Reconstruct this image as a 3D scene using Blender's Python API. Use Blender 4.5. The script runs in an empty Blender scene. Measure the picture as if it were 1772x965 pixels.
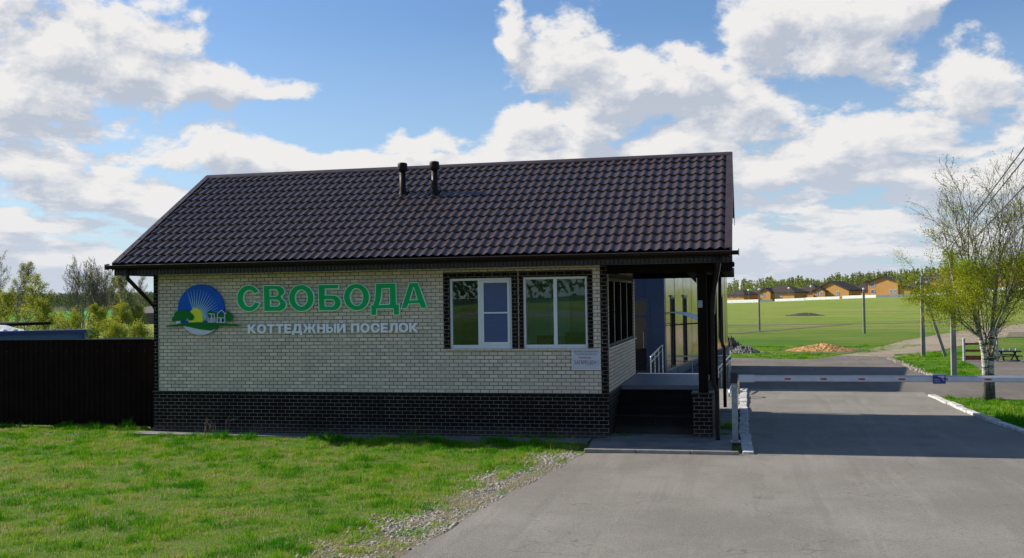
import bpy, bmesh, math, random
import numpy as np
from mathutils import Vector, Matrix, noise as mn
R = math.radians
sc = bpy.context.scene
COL = sc.collection

# ------------------------------------------------------------------ camera
YAW, ROLL, PITCH, EYE = R(12.8), R(.85), math.atan(33.5/1780), 2.75
F0 = Vector((-math.sin(YAW), math.cos(YAW), 0)); R0 = Vector((math.cos(YAW), math.sin(YAW), 0)); U0 = Vector((0, 0, 1))
F2 = F0*math.cos(PITCH)+U0*math.sin(PITCH); U2 = U0*math.cos(PITCH)-F0*math.sin(PITCH)
R3 = R0*math.cos(ROLL)-U2*math.sin(ROLL); U3 = U2*math.cos(ROLL)+R0*math.sin(ROLL)
cam_d = bpy.data.cameras.new('camera'); cam = bpy.data.objects.new('camera', cam_d); COL.objects.link(cam)
m3 = Matrix((R3, U3, -F2)).transposed()
cam.matrix_world = Matrix.Translation((0, 0, EYE)) @ m3.to_4x4()
cam_d.sensor_width = 36; cam_d.lens = 36*1780/1772; cam_d.clip_start = .1; cam_d.clip_end = 20000
sc.camera = cam
sc.cycles.max_bounces = 6; sc.cycles.diffuse_bounces = 3; sc.cycles.glossy_bounces = 3; sc.cycles.transmission_bounces = 4; sc.cycles.transparent_max_bounces = 8
# ------------------------------------------------------------------ exposure
sc.view_settings.view_transform = 'Standard'; sc.view_settings.look = 'None'
sc.view_settings.exposure = 0.5; sc.view_settings.gamma = 1; sc.view_settings.use_curve_mapping = False
# ------------------------------------------------------------------ sun
SUNV = Vector((-1.5, .21, 1)).normalized()
sd = bpy.data.lights.new('sun', 'SUN'); sd.energy = 5.0; sd.angle = R(.55); sd.color = (1, .93, .82)
so = bpy.data.objects.new('sun', sd); COL.objects.link(so)
so.rotation_euler = SUNV.to_track_quat('Z', 'Y').to_euler()
SUN_EL = math.asin(SUNV.z); SUN_AZ = math.atan2(SUNV.x, SUNV.y)

# ------------------------------------------------------------------ node helper
class NT:
    def __init__(s, tree): s.t = tree; s.n = tree.nodes; s.l = tree.links
    def new(s, typ, **kw):
        n = s.n.new(typ)
        for k, v in kw.items():
            setattr(n, k, v)
        return n
    def put(s, sock, v):
        if isinstance(v, bpy.types.NodeSocket): s.l.new(v, sock)
        elif v is not None:
            if isinstance(v, (tuple, list)) and len(v) == 3 and sock.type == 'RGBA': v = (*v, 1)
            sock.default_value = v
    def m(s, op, a, b=None, c=None, clamp=False):
        n = s.new('ShaderNodeMath', operation=op, use_clamp=clamp)
        s.put(n.inputs[0], a)
        if b is not None: s.put(n.inputs[1], b)
        if c is not None: s.put(n.inputs[2], c)
        return n.outputs[0]
    def vm(s, op, a, b=None, scale=None):
        n = s.new('ShaderNodeVectorMath', operation=op); s.put(n.inputs[0], a)
        if b is not None: s.put(n.inputs[1], b)
        if scale is not None: s.put(n.inputs['Scale'], scale)
        return n.outputs[0]
    def ramp(s, v, lo, hi, a=0., b=1., smooth=True):
        n = s.new('ShaderNodeMapRange', interpolation_type='SMOOTHSTEP' if smooth else 'LINEAR')
        s.put(n.inputs[0], v); s.put(n.inputs[1], lo); s.put(n.inputs[2], hi); s.put(n.inputs[3], a); s.put(n.inputs[4], b)
        return n.outputs[0]
    def noise(s, vec, scale, detail=3, rough=.55, dist=0):
        n = s.new('ShaderNodeTexNoise'); s.put(n.inputs['Vector'], vec); n.inputs['Scale'].default_value = scale
        n.inputs['Detail'].default_value = detail; n.inputs['Roughness'].default_value = rough; n.inputs['Distortion'].default_value = dist
        return n.outputs['Fac']
    def mix(s, f, a, b, blend='MIX'):
        n = s.new('ShaderNodeMix', data_type='RGBA', blend_type=blend)
        s.put(n.inputs[0], f); s.put(n.inputs[6], a); s.put(n.inputs[7], b)
        return n.outputs[2]
    def comb(s, x, y, z):
        n = s.new('ShaderNodeCombineXYZ'); s.put(n.inputs[0], x); s.put(n.inputs[1], y); s.put(n.inputs[2], z); return n.outputs[0]
    def sep(s, v):
        n = s.new('ShaderNodeSeparateXYZ'); s.put(n.inputs[0], v); return n.outputs
    def pos(s): return s.new('ShaderNodeNewGeometry').outputs['Position']
    def bump(s, h, dist=.01, strength=1.):
        n = s.new('ShaderNodeBump'); s.put(n.inputs['Height'], h); n.inputs['Distance'].default_value = dist
        n.inputs['Strength'].default_value = strength; return n.outputs[0]

def new_mat(name):
    mt = bpy.data.materials.new(name); mt.use_nodes = True
    t = NT(mt.node_tree); b = mt.node_tree.nodes['Principled BSDF']
    return mt, t, b

def simple(name, c1, c2=None, scale=6., rough=.7, metal=0., bump=0., bscale=60., spec=.5, stretch=(1, 1, 1), coat=0.):
    """two tones mixed by world noise, a little roughness variation and bump"""
    mt, t, b = new_mat(name)
    p = t.vm('MULTIPLY', t.pos(), stretch)
    if c2 is None: c2 = tuple(x*.8 for x in c1)
    f = t.ramp(t.noise(p, scale, 5, .6), .3, .7)
    t.put(b.inputs['Base Color'], t.mix(f, c1, c2))
    t.put(b.inputs['Roughness'], t.ramp(t.noise(p, scale*2.3, 3), .3, .7, max(0, rough-.08), min(1, rough+.08)))
    b.inputs['Metallic'].default_value = metal; b.inputs['Specular IOR Level'].default_value = spec
    if coat: b.inputs['Coat Weight'].default_value = coat
    if bump: t.put(b.inputs['Normal'], t.bump(t.noise(p, bscale, 4), bump))
    return mt

# ------------------------------------------------------------------ world: Nishita sky with cumulus clouds by direction
wd = bpy.data.worlds.new("World"); sc.world = wd; wd.use_nodes = True
W = NT(wd.node_tree)
for n in list(W.n): W.n.remove(n)
def dirae(px, py):     # photo direction -> azimuth, elevation (radians)
    v = F2+R3*((px-886)/1780)+U3*((482.5-py)/1780)
    return math.atan2(v.x, v.y), math.atan2(v.z, math.hypot(v.x, v.y))
CLOUDS = [ # direction (photo px), radii px, weight
 (150,60,190,75,1.0),(300,70,120,70,.8),(400,122,130,42,1.1),(480,150,75,24,1.0),(60,170,150,75,.9),(200,215,150,60,.8),
 (330,225,60,22,.4),(120,330,210,50,.5),(70,280,160,55,.7),(60,440,180,40,.7),(200,400,120,30,.4),
 (445,262,75,42,1.1),(620,290,170,38,1.1),(850,280,110,24,.9),(400,300,60,30,.6),
 (905,55,40,42,.9),(985,95,110,62,1.25),(1110,125,140,70,1.25),(1050,190,140,50,.9),(715,220,60,32,1.0),(800,230,50,22,.5),(900,212,80,40,1.1),(985,200,60,25,.6),
 (1180,235,170,70,.9),(1330,190,120,70,.8),(1340,45,90,55,1.0),(1450,50,130,70,1.1),(1540,20,120,50,.9),(1440,220,170,85,.9),(1580,130,120,45,.7),
 (1690,120,75,60,.9),(1650,215,150,60,.8),(1330,290,120,40,.7),(1100,265,60,22,.7),(1640,310,150,45,.8),(1740,280,90,50,.7),(1500,290,90,40,.6),
 (300,250,110,34,.9),(160,300,160,45,.8),(250,350,90,30,.7),(60,380,120,35,.7),(760,225,90,34,1.0),(980,280,120,30,.8),(560,275,110,24,.9),(1350,360,110,30,.8),(1290,400,60,20,.6),(1560,350,110,32,.7),(1720,330,90,35,.8),(1230,300,70,40,.7),(1250,130,60,40,.7),(1520,240,100,50,.8),(1420,330,80,24,.5),(1480,400,130,24,.5),(1330,440,90,20,.4),(1640,380,90,25,.4),(1300,480,150,25,.4)]
HOLES = [(1700,190,60,16,.5),(1600,265,110,12,.5),(1740,30,60,40,.6),(1480,150,60,16,.4),(1400,345,90,9,.4),(1230,210,30,20,.3),(930,160,30,12,.6),(1100,225,60,12,.5),(1640,70,40,20,.4),(300,190,90,20,.6),(250,300,60,10,.3),(90,355,120,10,.4),(1500,455,120,12,.3),(620,240,90,25,.5),(600,95,190,85,1.0),(690,180,60,30,.6),(560,210,110,35,.8),(800,60,60,90,.9),(1180,20,75,60,.9),(420,20,60,40,.5),(560,40,120,50,.5),(1290,330,70,14,.5),(1480,345,50,12,.5),(1230,95,26,30,.6),(1660,25,90,28,.6),
         (700,240,30,20,0.),(250,175,120,18,.3),(1530,165,70,18,.35),(1530,420,130,20,.3)]
g = bpy.data.node_groups.new('cloud_field', 'ShaderNodeTree')
g.interface.new_socket('P', in_out='INPUT', socket_type='NodeSocketVector')
g.interface.new_socket('Density', in_out='OUTPUT', socket_type='NodeSocketFloat')
G_ = NT(g); gi = G_.new('NodeGroupInput'); go = G_.new('NodeGroupOutput')
P_ = gi.outputs[0]
# warp the blob domain so that the outlines are ragged
wn = G_.new('ShaderNodeTexNoise'); G_.put(wn.inputs['Vector'], G_.vm('MULTIPLY', P_, (1, 1.5, 1))); wn.inputs['Scale'].default_value = 9; wn.inputs['Detail'].default_value = 5
warp = G_.vm('SCALE', G_.vm('SUBTRACT', wn.outputs['Color'], (.5, .5, .5)), scale=.11)
Q_ = G_.vm('ADD', P_, warp); qs = G_.sep(Q_)
acc = None
def blob(px, py, rx, ry, w):
    a, e = dirae(px, py)
    du = G_.m('MULTIPLY', G_.m('SUBTRACT', qs[0], a), 1780/rx); dv = G_.m('MULTIPLY', G_.m('SUBTRACT', qs[1], e), 1780/ry)
    d2 = G_.m('MULTIPLY_ADD', du, du, G_.m('MULTIPLY', dv, dv))
    return G_.m('MULTIPLY', G_.m('POWER', 2.718, G_.m('MULTIPLY', d2, -.7)), w)
for c in CLOUDS:
    o = blob(*c); acc = o if acc is None else G_.m('MAXIMUM', acc, o)
neg = None
for c in HOLES:
    if c[4] == 0: continue
    o = blob(*c); neg = o if neg is None else G_.m('MAXIMUM', neg, o)
s_ = G_.sep(P_)
# fine billows: coordinates flatten towards the horizon as a cloud deck does
low = G_.ramp(s_[1], R(9.5), R(2.5))
PN = G_.comb(G_.m('MULTIPLY', s_[0], 1.15), G_.m('MULTIPLY', G_.m('LOGARITHM', G_.m('MAXIMUM', G_.m('ADD', s_[1], .10), .01), 2.718), .55), 3.1)
nb = G_.noise(PN, 8, 11, .62, .25)
nl = G_.noise(G_.vm('MULTIPLY', PN, (6.5, 9, 1)), 1.0, 6, .62, .3)
fld = G_.m('ADD', G_.m('MULTIPLY', acc, .60), G_.m('MULTIPLY', G_.m('SUBTRACT', nb, .5), 1.55))
fld = G_.m('ADD', fld, G_.m('MULTIPLY', G_.m('SUBTRACT', G_.noise(G_.vm('ADD', PN, (4.1, 9.3, 0)), 24, 6, .65), .5), .60))
fld = G_.m('ADD', fld, G_.m('MULTIPLY', low, G_.m('MULTIPLY_ADD', nl, 2.2, -.84)))
fld = G_.m('SUBTRACT', fld, G_.m('MULTIPLY', neg, .42))
G_.l.new(fld, go.inputs[0])
dirv = W.new('ShaderNodeTexCoord').outputs['Generated']
dn = W.vm('NORMALIZE', dirv); ds = W.sep(dn)
az = W.m('ARCTAN2', ds[0], ds[1]); el = W.m('ARCSINE', ds[2])
def field(da, de):
    gn = W.new('ShaderNodeGroup'); gn.node_tree = g
    W.l.new(W.comb(W.m('ADD', az, da), W.m('ADD', el, de), 0), gn.inputs[0]); return gn.outputs[0]
f0 = field(0, 0); f1 = field(-.010, .020)
dens = W.ramp(f0, .12, .38)
grad = W.m('SUBTRACT', f0, f1)
aN = W.comb(az, W.m('MULTIPLY', el, 2.2), 9.)
patch = W.ramp(W.noise(aN, 9, 6, .62), .36, .64)
lit = W.m('MULTIPLY_ADD', grad, 2.9, .56)
lit = W.m('SUBTRACT', lit, W.m('MULTIPLY', W.ramp(f0, .34, .85), W.m('MULTIPLY_ADD', patch, .58, .34)))
lit = W.m('ADD', lit, W.m('MULTIPLY', W.m('SUBTRACT', W.noise(aN, 34, 5, .65), .5), .7))
lit = W.ramp(lit, .0, .95, smooth=False)
sky = W.new('ShaderNodeTexSky', sky_type='NISHITA'); sky.sun_disc = False
sky.sun_elevation = SUN_EL; sky.sun_rotation = SUN_AZ; sky.altitude = 150; sky.air_density = 1.0; sky.dust_density = .6; sky.ozone_density = 2.0
skyc = W.vm('SCALE', sky.outputs[0], scale=.08)
skyc = W.mix(1, skyc, (.82, 1.0, 1.20), 'MULTIPLY')
skyc = W.mix(W.ramp(el, R(-1), R(15), .70, 0, smooth=False), skyc, (.40, .50, .60))
shade = W.mix(W.ramp(el, 0, .25), (.38, .42, .49), (.35, .385, .45))
cl = W.mix(lit, shade, (.615, .605, .60))
cl = W.mix(W.ramp(el, .0, .12, .45, 0), cl, (.47, .51, .57))
allc = W.mix(dens, skyc, cl)
bg = W.new('ShaderNodeBackground'); W.l.new(allc, bg.inputs[0]); bg.inputs[1].default_value = 1.0
wo = W.new('ShaderNodeOutputWorld'); W.l.new(bg.outputs[0], wo.inputs[0])
wd.cycles.sampling_method = 'MANUAL'; wd.cycles.sample_map_resolution = 512

# ------------------------------------------------------------------ mesh helpers
class MB:
    def __init__(s): s.v = []; s.f = []
    def add(s, vs, fs):
        o = len(s.v); s.v += [tuple(v) for v in vs]; s.f += [tuple(i+o for i in f) for f in fs]; return s
    def box(s, x0, x1, y0, y1, z0, z1):
        return s.add([(x0,y0,z0),(x1,y0,z0),(x1,y1,z0),(x0,y1,z0),(x0,y0,z1),(x1,y0,z1),(x1,y1,z1),(x0,y1,z1)],
                     [(0,3,2,1),(4,5,6,7),(0,1,5,4),(1,2,6,5),(2,3,7,6),(3,0,4,7)])
    def hexa(s, p8): return s.add(p8, [(0,3,2,1),(4,5,6,7),(0,1,5,4),(1,2,6,5),(2,3,7,6),(3,0,4,7)])
    def tube(s, pts, rads, n=8, caps=True, square=False):
        pts = [Vector(p) for p in pts]
        if not isinstance(rads, (list, tuple)): rads = [rads]*len(pts)
        vs = []; fs = []
        up = None
        for i, p in enumerate(pts):
            d = (pts[min(i+1, len(pts)-1)]-pts[max(i-1, 0)])
            if d.length < 1e-9: d = Vector((0, 0, 1))
            d.normalize()
            if up is None: up = Vector((0, 0, 1)) if abs(d.z) < .9 else Vector((1, 0, 0))
            a = d.cross(up)
            if a.length < 1e-4: a = d.cross(Vector((0, 1, 0)))
            a.normalize(); b = a.cross(d); up = b
            for k in range(n):
                t = 2*math.pi*(k+(.5 if square else 0))/n
                vs.append(p+a*math.cos(t)*rads[i]+b*math.sin(t)*rads[i])
        for i in range(len(pts)-1):
            for k in range(n):
                fs.append((i*n+k, i*n+(k+1) % n, (i+1)*n+(k+1) % n, (i+1)*n+k))
        if caps: fs.append(tuple(reversed(range(n)))); fs.append(tuple((len(pts)-1)*n+k for k in range(n)))
        return s.add(vs, fs)
    def lathe(s, c, prof, n=16):     # prof: (r, z)
        return s.tube([(c[0], c[1], c[2]+z) for r, z in prof], [max(r, 1e-4) for r, z in prof], n) if False else s._lathe(c, prof, n)
    def _lathe(s, c, prof, n):
        vs = [(c[0]+r*math.cos(2*math.pi*k/n), c[1]+r*math.sin(2*math.pi*k/n), c[2]+z) for r, z in prof for k in range(n)]
        fs = [(i*n+k, i*n+(k+1) % n, (i+1)*n+(k+1) % n, (i+1)*n+k) for i in range(len(prof)-1) for k in range(n)]
        fs += [tuple(reversed(range(n))), tuple((len(prof)-1)*n+k for k in range(n))]
        return s.add(vs, fs)
    def prismY(s, pts, y0, y1):     # polygon in x,z extruded along y
        n = len(pts)
        vs = [(x, y0, z) for x, z in pts]+[(x, y1, z) for x, z in pts]
        return s.add(vs, [tuple(range(n)), tuple(reversed(range(n, 2*n)))]+[(i, i+n, (i+1) % n+n, (i+1) % n) for i in range(n)])
    def prismX(s, pts, x0, x1):     # polygon in y,z extruded along x
        n = len(pts)
        vs = [(x0, y, z) for y, z in pts]+[(x1, y, z) for y, z in pts]
        return s.add(vs, [tuple(range(n)), tuple(reversed(range(n, 2*n)))]+[(i, i+n, (i+1) % n+n, (i+1) % n) for i in range(n)])
    def prismZ(s, pts, z0, z1):
        n = len(pts)
        vs = [(x, y, z0) for x, y in pts]+[(x, y, z1) for x, y in pts]
        return s.add(vs, [tuple(reversed(range(n))), tuple(range(n, 2*n))]+[(i, (i+1) % n, (i+1) % n+n, i+n) for i in range(n)])
    def sheet(s, pts, z): return s.add([(x, y, z) for x, y in pts], [tuple(range(len(pts)))])
    def rot(s, ang, c, start=0):    # rotate vertices from index start about vertical axis at c
        ca, sa = math.cos(ang), math.sin(ang)
        for i in range(start, len(s.v)):
            x, y, z = s.v[i]; x -= c[0]; y -= c[1]; s.v[i] = (c[0]+x*ca-y*sa, c[1]+x*sa+y*ca, z)
        return s

def tag(o, label=None, cat=None, group=None, kind=None):
    if label: o['label'] = label
    if cat: o['category'] = cat
    if group: o['group'] = group
    if kind: o['kind'] = kind
    return o
def wpos(o):
    p = Vector(o.location)
    while o.parent: o = o.parent; p += Vector(o.location)
    return p
def build(name, mb, mat, parent=None, smooth=False, bevel=0., recalc=True):
    me = bpy.data.meshes.new(name)
    off = wpos(parent) if parent else Vector((0, 0, 0))
    me.from_pydata([(v[0]-off.x, v[1]-off.y, v[2]-off.z) for v in mb.v], [], mb.f)
    if recalc:
        bm = bmesh.new(); bm.from_mesh(me); bmesh.ops.recalc_face_normals(bm, faces=bm.faces); bm.to_mesh(me); bm.free()
    me.materials.append(mat)
    if smooth: me.polygons.foreach_set('use_smooth', [True]*len(me.polygons))
    o = bpy.data.objects.new(name, me); COL.objects.link(o)
    if parent: o.parent = parent
    if bevel:
        bv = o.modifiers.new('bevel', 'BEVEL'); bv.width = bevel; bv.segments = 2; bv.limit_method = 'ANGLE'
    return o
def thing(name, loc, label, cat, group=None):
    o = bpy.data.objects.new(name, None); o.location = loc; o.empty_display_size = .2; COL.objects.link(o)
    return tag(o, label, cat, group)
def struct(name, mb, mat, **k): return tag(build(name, mb, mat, **k), kind='structure')
def arrays(name, verts, faces, mat, parent=None, attr=None, smooth=False):
    """fast numpy mesh: faces (n,k) array"""
    me = bpy.data.meshes.new(name); k = faces.shape[1]
    off = wpos(parent) if parent else Vector((0, 0, 0))
    verts = verts-np.array(off)[None, :]
    me.vertices.add(len(verts)); me.vertices.foreach_set('co', verts.astype(np.float32).ravel())
    me.loops.add(faces.size); me.loops.foreach_set('vertex_index', faces.astype(np.int32).ravel())
    me.polygons.add(len(faces)); me.polygons.foreach_set('loop_start', np.arange(0, faces.size, k, dtype=np.int32))
    me.update(calc_edges=True)
    if attr is not None:
        a = me.attributes.new('tint', 'FLOAT', 'POINT'); a.data.foreach_set('value', attr.astype(np.float32))
    if smooth: me.polygons.foreach_set('use_smooth', np.ones(len(faces), dtype=bool))
    me.materials.append(mat)
    o = bpy.data.objects.new(name, me); COL.objects.link(o)
    if parent: o.parent = parent
    return o

# ------------------------------------------------------------------ materials
def brick_mat(name, c1, c2, mortar, bw=.181, rh=.0742, ms=.007, zoff=0., rough=.6, msmooth=.1, bump=.004, spec=.2):
    mt, t, b = new_mat(name)
    geo = t.new('ShaderNodeNewGeometry'); p = t.sep(geo.outputs['Position']); nn = t.sep(geo.outputs['True Normal'])
    side = t.m('GREATER_THAN', t.m('ABSOLUTE', nn[0]), .6)
    mx = t.new('ShaderNodeMix', data_type='FLOAT'); t.put(mx.inputs[0], side); t.put(mx.inputs[2], p[0]); t.put(mx.inputs[3], p[1])
    vec = t.comb(mx.outputs[0], t.m('SUBTRACT', p[2], zoff), 0)
    br = t.new('ShaderNodeTexBrick'); t.put(br.inputs['Vector'], vec); br.inputs['Scale'].default_value = 1
    t.put(br.inputs['Color1'], c1); t.put(br.inputs['Color2'], c2); t.put(br.inputs['Mortar'], mortar)
    br.inputs['Mortar Size'].default_value = ms; br.inputs['Mortar Smooth'].default_value = msmooth
    br.inputs['Brick Width'].default_value = bw; br.inputs['Row Height'].default_value = rh; br.inputs['Bias'].default_value = 0
    nz = t.noise(geo.outputs['Position'], 2.2, 5, .65)
    col = t.mix(t.ramp(nz, .38, .7, 0, .5), br.outputs['Color'], tuple(x*.72 for x in c1))
    # dry dirt splashed on the lowest courses
    dz = t.ramp(t.m('ADD', p[2], t.m('MULTIPLY', nz, .25)), .12, .42, .28, 0)
    col = t.mix(dz, col, (.16, .145, .12))
    t.put(b.inputs['Base Color'], col); b.inputs['Roughness'].default_value = rough; b.inputs['Specular IOR Level'].default_value = spec
    h = t.m('ADD', t.m('MULTIPLY', br.outputs['Fac'], -1), t.m('MULTIPLY', t.noise(geo.outputs['Position'], 90, 3), .3))
    t.put(b.inputs['Normal'], t.bump(h, bump, .8))
    return mt
M = {}
M['brick_light'] = brick_mat('cream brick tiles', (.75, .625, .50), (.54, .46, .375), (.10, .088, .075), zoff=.885)
M['brick_dark'] = brick_mat('dark brown brick tiles', (.007, .0045, .004), (.012, .008, .007), (.26, .23, .20), zoff=.0, rough=.65, ms=.0042, spec=.10)
M['tile_dark'] = brick_mat('dark porch tiles', (.010, .008, .007), (.014, .012, .011), (.05, .045, .04), bw=.6, rh=.18, ms=.003, rough=.7, spec=.12)
M['brown_metal'] = simple('dark brown coated steel', (.012, .0065, .0055), (.016, .009, .007), 3, .5, spec=.18)
M['rib_metal'] = simple('dark grey brown soffit steel', (.045, .036, .034), (.03, .024, .022), 3, .5, spec=.3)
M['black_metal'] = simple('black brown timber', (.007, .005, .004), (.010, .007, .005), 5, .75, spec=.08, bump=.003, bscale=40, stretch=(1, 1, .15))
M['ridge_metal'] = simple('brown ridge flashing', (.075, .05, .045), (.05, .034, .031), 3, .33)
M['white_pvc'] = simple('white plastic window frame', (.72, .73, .76), (.66, .67, .70), 4, .35)
M['white_sill'] = simple('pale sill metal', (.62, .60, .56), (.5, .48, .45), 6, .4)
M['green_paint'] = simple('green letter acrylic', (.004, .42, .12), (.004, .38, .105), 3, .5, spec=.15)
M['pale_green'] = simple('pale mint letter edge', (.66, .95, .80), (.6, .9, .74), 3, .4)
M['letter_back'] = simple('dark green letter side', (.01, .08, .035), (.01, .07, .03), 3, .5)
M['letter_white'] = simple('white lilac letter acrylic', (.88, .88, .95), (.84, .84, .92), 3, .5)
M['sign_blue'] = simple('blue emblem disc', (.008, .11, .58), (.006, .09, .50), 2, .5, spec=.15)
M['sign_sun'] = simple('yellow green emblem sun', (.80, .75, .01), (.62, .66, .01), 6, .4)
M['sign_ray'] = simple('pale emblem rays', (.35, .55, .60), (.32, .5, .56), 3, .4)
M['sign_green'] = simple('dark green emblem hill', (.008, .17, .025), (.007, .15, .022), 3, .5, spec=.15)
M['sign_white'] = simple('white emblem film', (.62, .62, .74), (.56, .56, .68), 3, .4)
M['notice_white'] = simple('white notice plate', (.55, .55, .64), (.50, .50, .58), 6, .4)
M['notice_blue'] = simple('blue notice print', (.05, .10, .22), None, 6, .5)
M['notice_red'] = simple('dark red notice print', (.13, .02, .035), None, 6, .5)
M['grey_steel'] = simple('galvanised grey steel', (.27, .31, .34), (.20, .23, .25), 8, .4, metal=.35)
M['arm_white'] = simple('pale grey barrier arm', (.52, .54, .60), (.44, .46, .52), 5, .4)
M['red_mark'] = simple('red reflective mark', (.45, .03, .03), (.35, .02, .02), 20, .3)
M['navy'] = simple('navy sign film', (.015, .035, .20), (.012, .03, .17), 8, .35)
M['black'] = simple('black rubber', (.012, .014, .013), None, 8, .6)
M['chrome'] = simple('brushed stainless rail', (.62, .63, .65), (.5, .51, .53), 20, .25, metal=.9)
M['deck'] = simple('grey porch stone', (.15, .165, .20), (.12, .13, .16), 8, .45, bump=.002)
M['blue_clad'] = simple('deep blue composite cladding', (.020, .055, .135), (.017, .046, .115), .8, .32)
M['grey_base'] = simple('blue grey ramp plinth', (.045, .052, .068), (.035, .042, .055), 5, .6)
M['side_pane'] = simple('porch pane in dark reflection tone', (.006, .006, .007), None, 5, .9, spec=0)  # black base stands in for the dark porch mirrored in the glass
M['gold_clad'] = simple('glossy bronze cladding', (.50, .43, .33), (.44, .38, .29), .6, .13, metal=.85)
M['concrete'] = simple('weathered concrete', (.30, .285, .25), (.20, .19, .17), 3, .85, bump=.006, bscale=50)
M['concrete_apron'] = simple('worn grey concrete slab', (.22, .21, .195), (.13, .13, .12), 2.2, .9, bump=.008, bscale=30)
M['kerb'] = simple('whitewashed concrete kerb', (.62, .61, .58), (.30, .29, .27), 7, .85, bump=.01, bscale=25)
M['fence_brown'] = simple('dark brown profiled fence sheet', (.009, .004, .0032), (.013, .006, .0045), 2, .7, spec=.07)
M['shed_blue'] = simple('slate blue shed sheet', (.085, .15, .26), (.075, .13, .225), 1.5, .6, spec=.2)
M['shed_roof'] = simple('pale shed roof edge', (.55, .6, .7), (.45, .5, .6), 4, .4)
M['tarp'] = simple('white crumpled sheet', (.7, .72, .75), (.5, .52, .55), 2, .5, bump=.05, bscale=6)
M['wood_red'] = simple('red brown rail paint', (.30, .085, .035), (.19, .055, .025), 6, .7)
M['wood_white'] = simple('whitewashed post', (.55, .53, .50), (.35, .33, .30), 9, .8)
M['wood_dark'] = simple('dark weathered timber', (.035, .045, .04), (.025, .03, .028), 8, .7)
M['slate_car'] = simple('dark grey metal lid', (.07, .085, .11), None, 5, .3)
M['orange_wall'] = brick_mat('orange brick wall', (.64, .32, .10), (.58, .28, .085), (.5, .3, .12), bw=.3, rh=.12, ms=.012, bump=.002)
M['house_roof'] = simple('dark brown soft roof', (.050, .032, .028), (.035, .023, .021), 1, .75)
M['house_trim'] = simple('brown eave board', (.09, .05, .035), None, 3, .6)
M['house_glass'] = simple('house window glass', (.12, .17, .22), (.25, .30, .36), .5, .12)
M['plaster_white'] = simple('white house trim', (.62, .62, .62), None, 3, .6)
M['fence_white'] = simple('white estate fence panel', (.85, .85, .82), (.72, .72, .70), 1.5, .7)
M['fence_slate'] = simple('blue grey estate fence panel', (.17, .22, .25), (.12, .16, .18), 1.5, .7)
M['lamp_globe'] = simple('opal lamp globe', (.8, .82, .75), None, 3, .3)
M['interior_wall'] = simple('pale green interior plaster', (.55, .68, .58), (.5, .62, .53), 1.5, .8)
M['interior_dark'] = simple('dark office furniture', (.02, .022, .026), None, 4, .5)
M['interior_door'] = simple('beige interior door', (.35, .33, .27), None, 4, .5)
M['screen_blue'] = simple('insect screen in reflected sky tone', (.05, .085, .22), (.045, .075, .19), 3, .38, stretch=(.4, 1, 6))  # blue of the mirrored sky is put into the base colour
M['cable'] = simple('pale cable', (.45, .45, .48), None, 6, .5)
M['sand'] = simple('orange yellow sand', (.48, .27, .09), (.36, .20, .07), 3, .95, bump=.03, bscale=8)
M['rubble'] = simple('grey rubble', (.25, .235, .21), (.10, .095, .085), 6, .95, bump=.03, bscale=14)
M['darkrubble'] = simple('dark earth clods', (.055, .048, .042), (.12, .105, .09), 4, .95, bump=.03, bscale=10)
M['dirt'] = simple('trampled pale dirt', (.21, .165, .115), (.095, .085, .045), 9, .95, bump=.02, bscale=45)
M['stone_pale'] = simple('pale limestone chips', (.52, .46, .37), (.24, .20, .16), 16, .9)
M['wire'] = simple('power cable', (.10, .10, .11), None, 5, .5)
M['porcelain'] = simple('white porcelain insulator', (.6, .62, .62), None, 9, .3)

def glass_mat(name, tint=(.78, .92, .86), rough=.0):
    mt, t, b = new_mat(name)
    for n in list(t.n):
        if n.type == 'BSDF_PRINCIPLED': t.n.remove(n)
    out = [n for n in t.n if n.type == 'OUTPUT_MATERIAL'][0]
    gl = t.new('ShaderNodeBsdfGlossy'); gl.inputs['Roughness'].default_value = rough; t.put(gl.inputs['Color'], (.9, .95, 1))
    tr = t.new('ShaderNodeBsdfTransparent'); t.put(tr.inputs['Color'], tint)
    fr = t.new('ShaderNodeFresnel'); fr.inputs['IOR'].default_value = 1.62
    p = t.pos(); t.put(gl.inputs['Normal'], t.bump(t.noise(p, .8, 1), .0015))
    mx = t.new('ShaderNodeMixShader'); t.put(mx.inputs[0], t.m('MULTIPLY', fr.outputs[0], .8, clamp=True))
    t.l.new(tr.outputs[0], mx.inputs[1]); t.l.new(gl.outputs[0], mx.inputs[2]); t.l.new(mx.outputs[0], out.inputs[0])
    return mt
M['glass'] = glass_mat('tinted window glass')
M['door_glass'] = simple('dark mirror door glass', (.02, .024, .03), None, 2, .04, spec=1.0)

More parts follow.
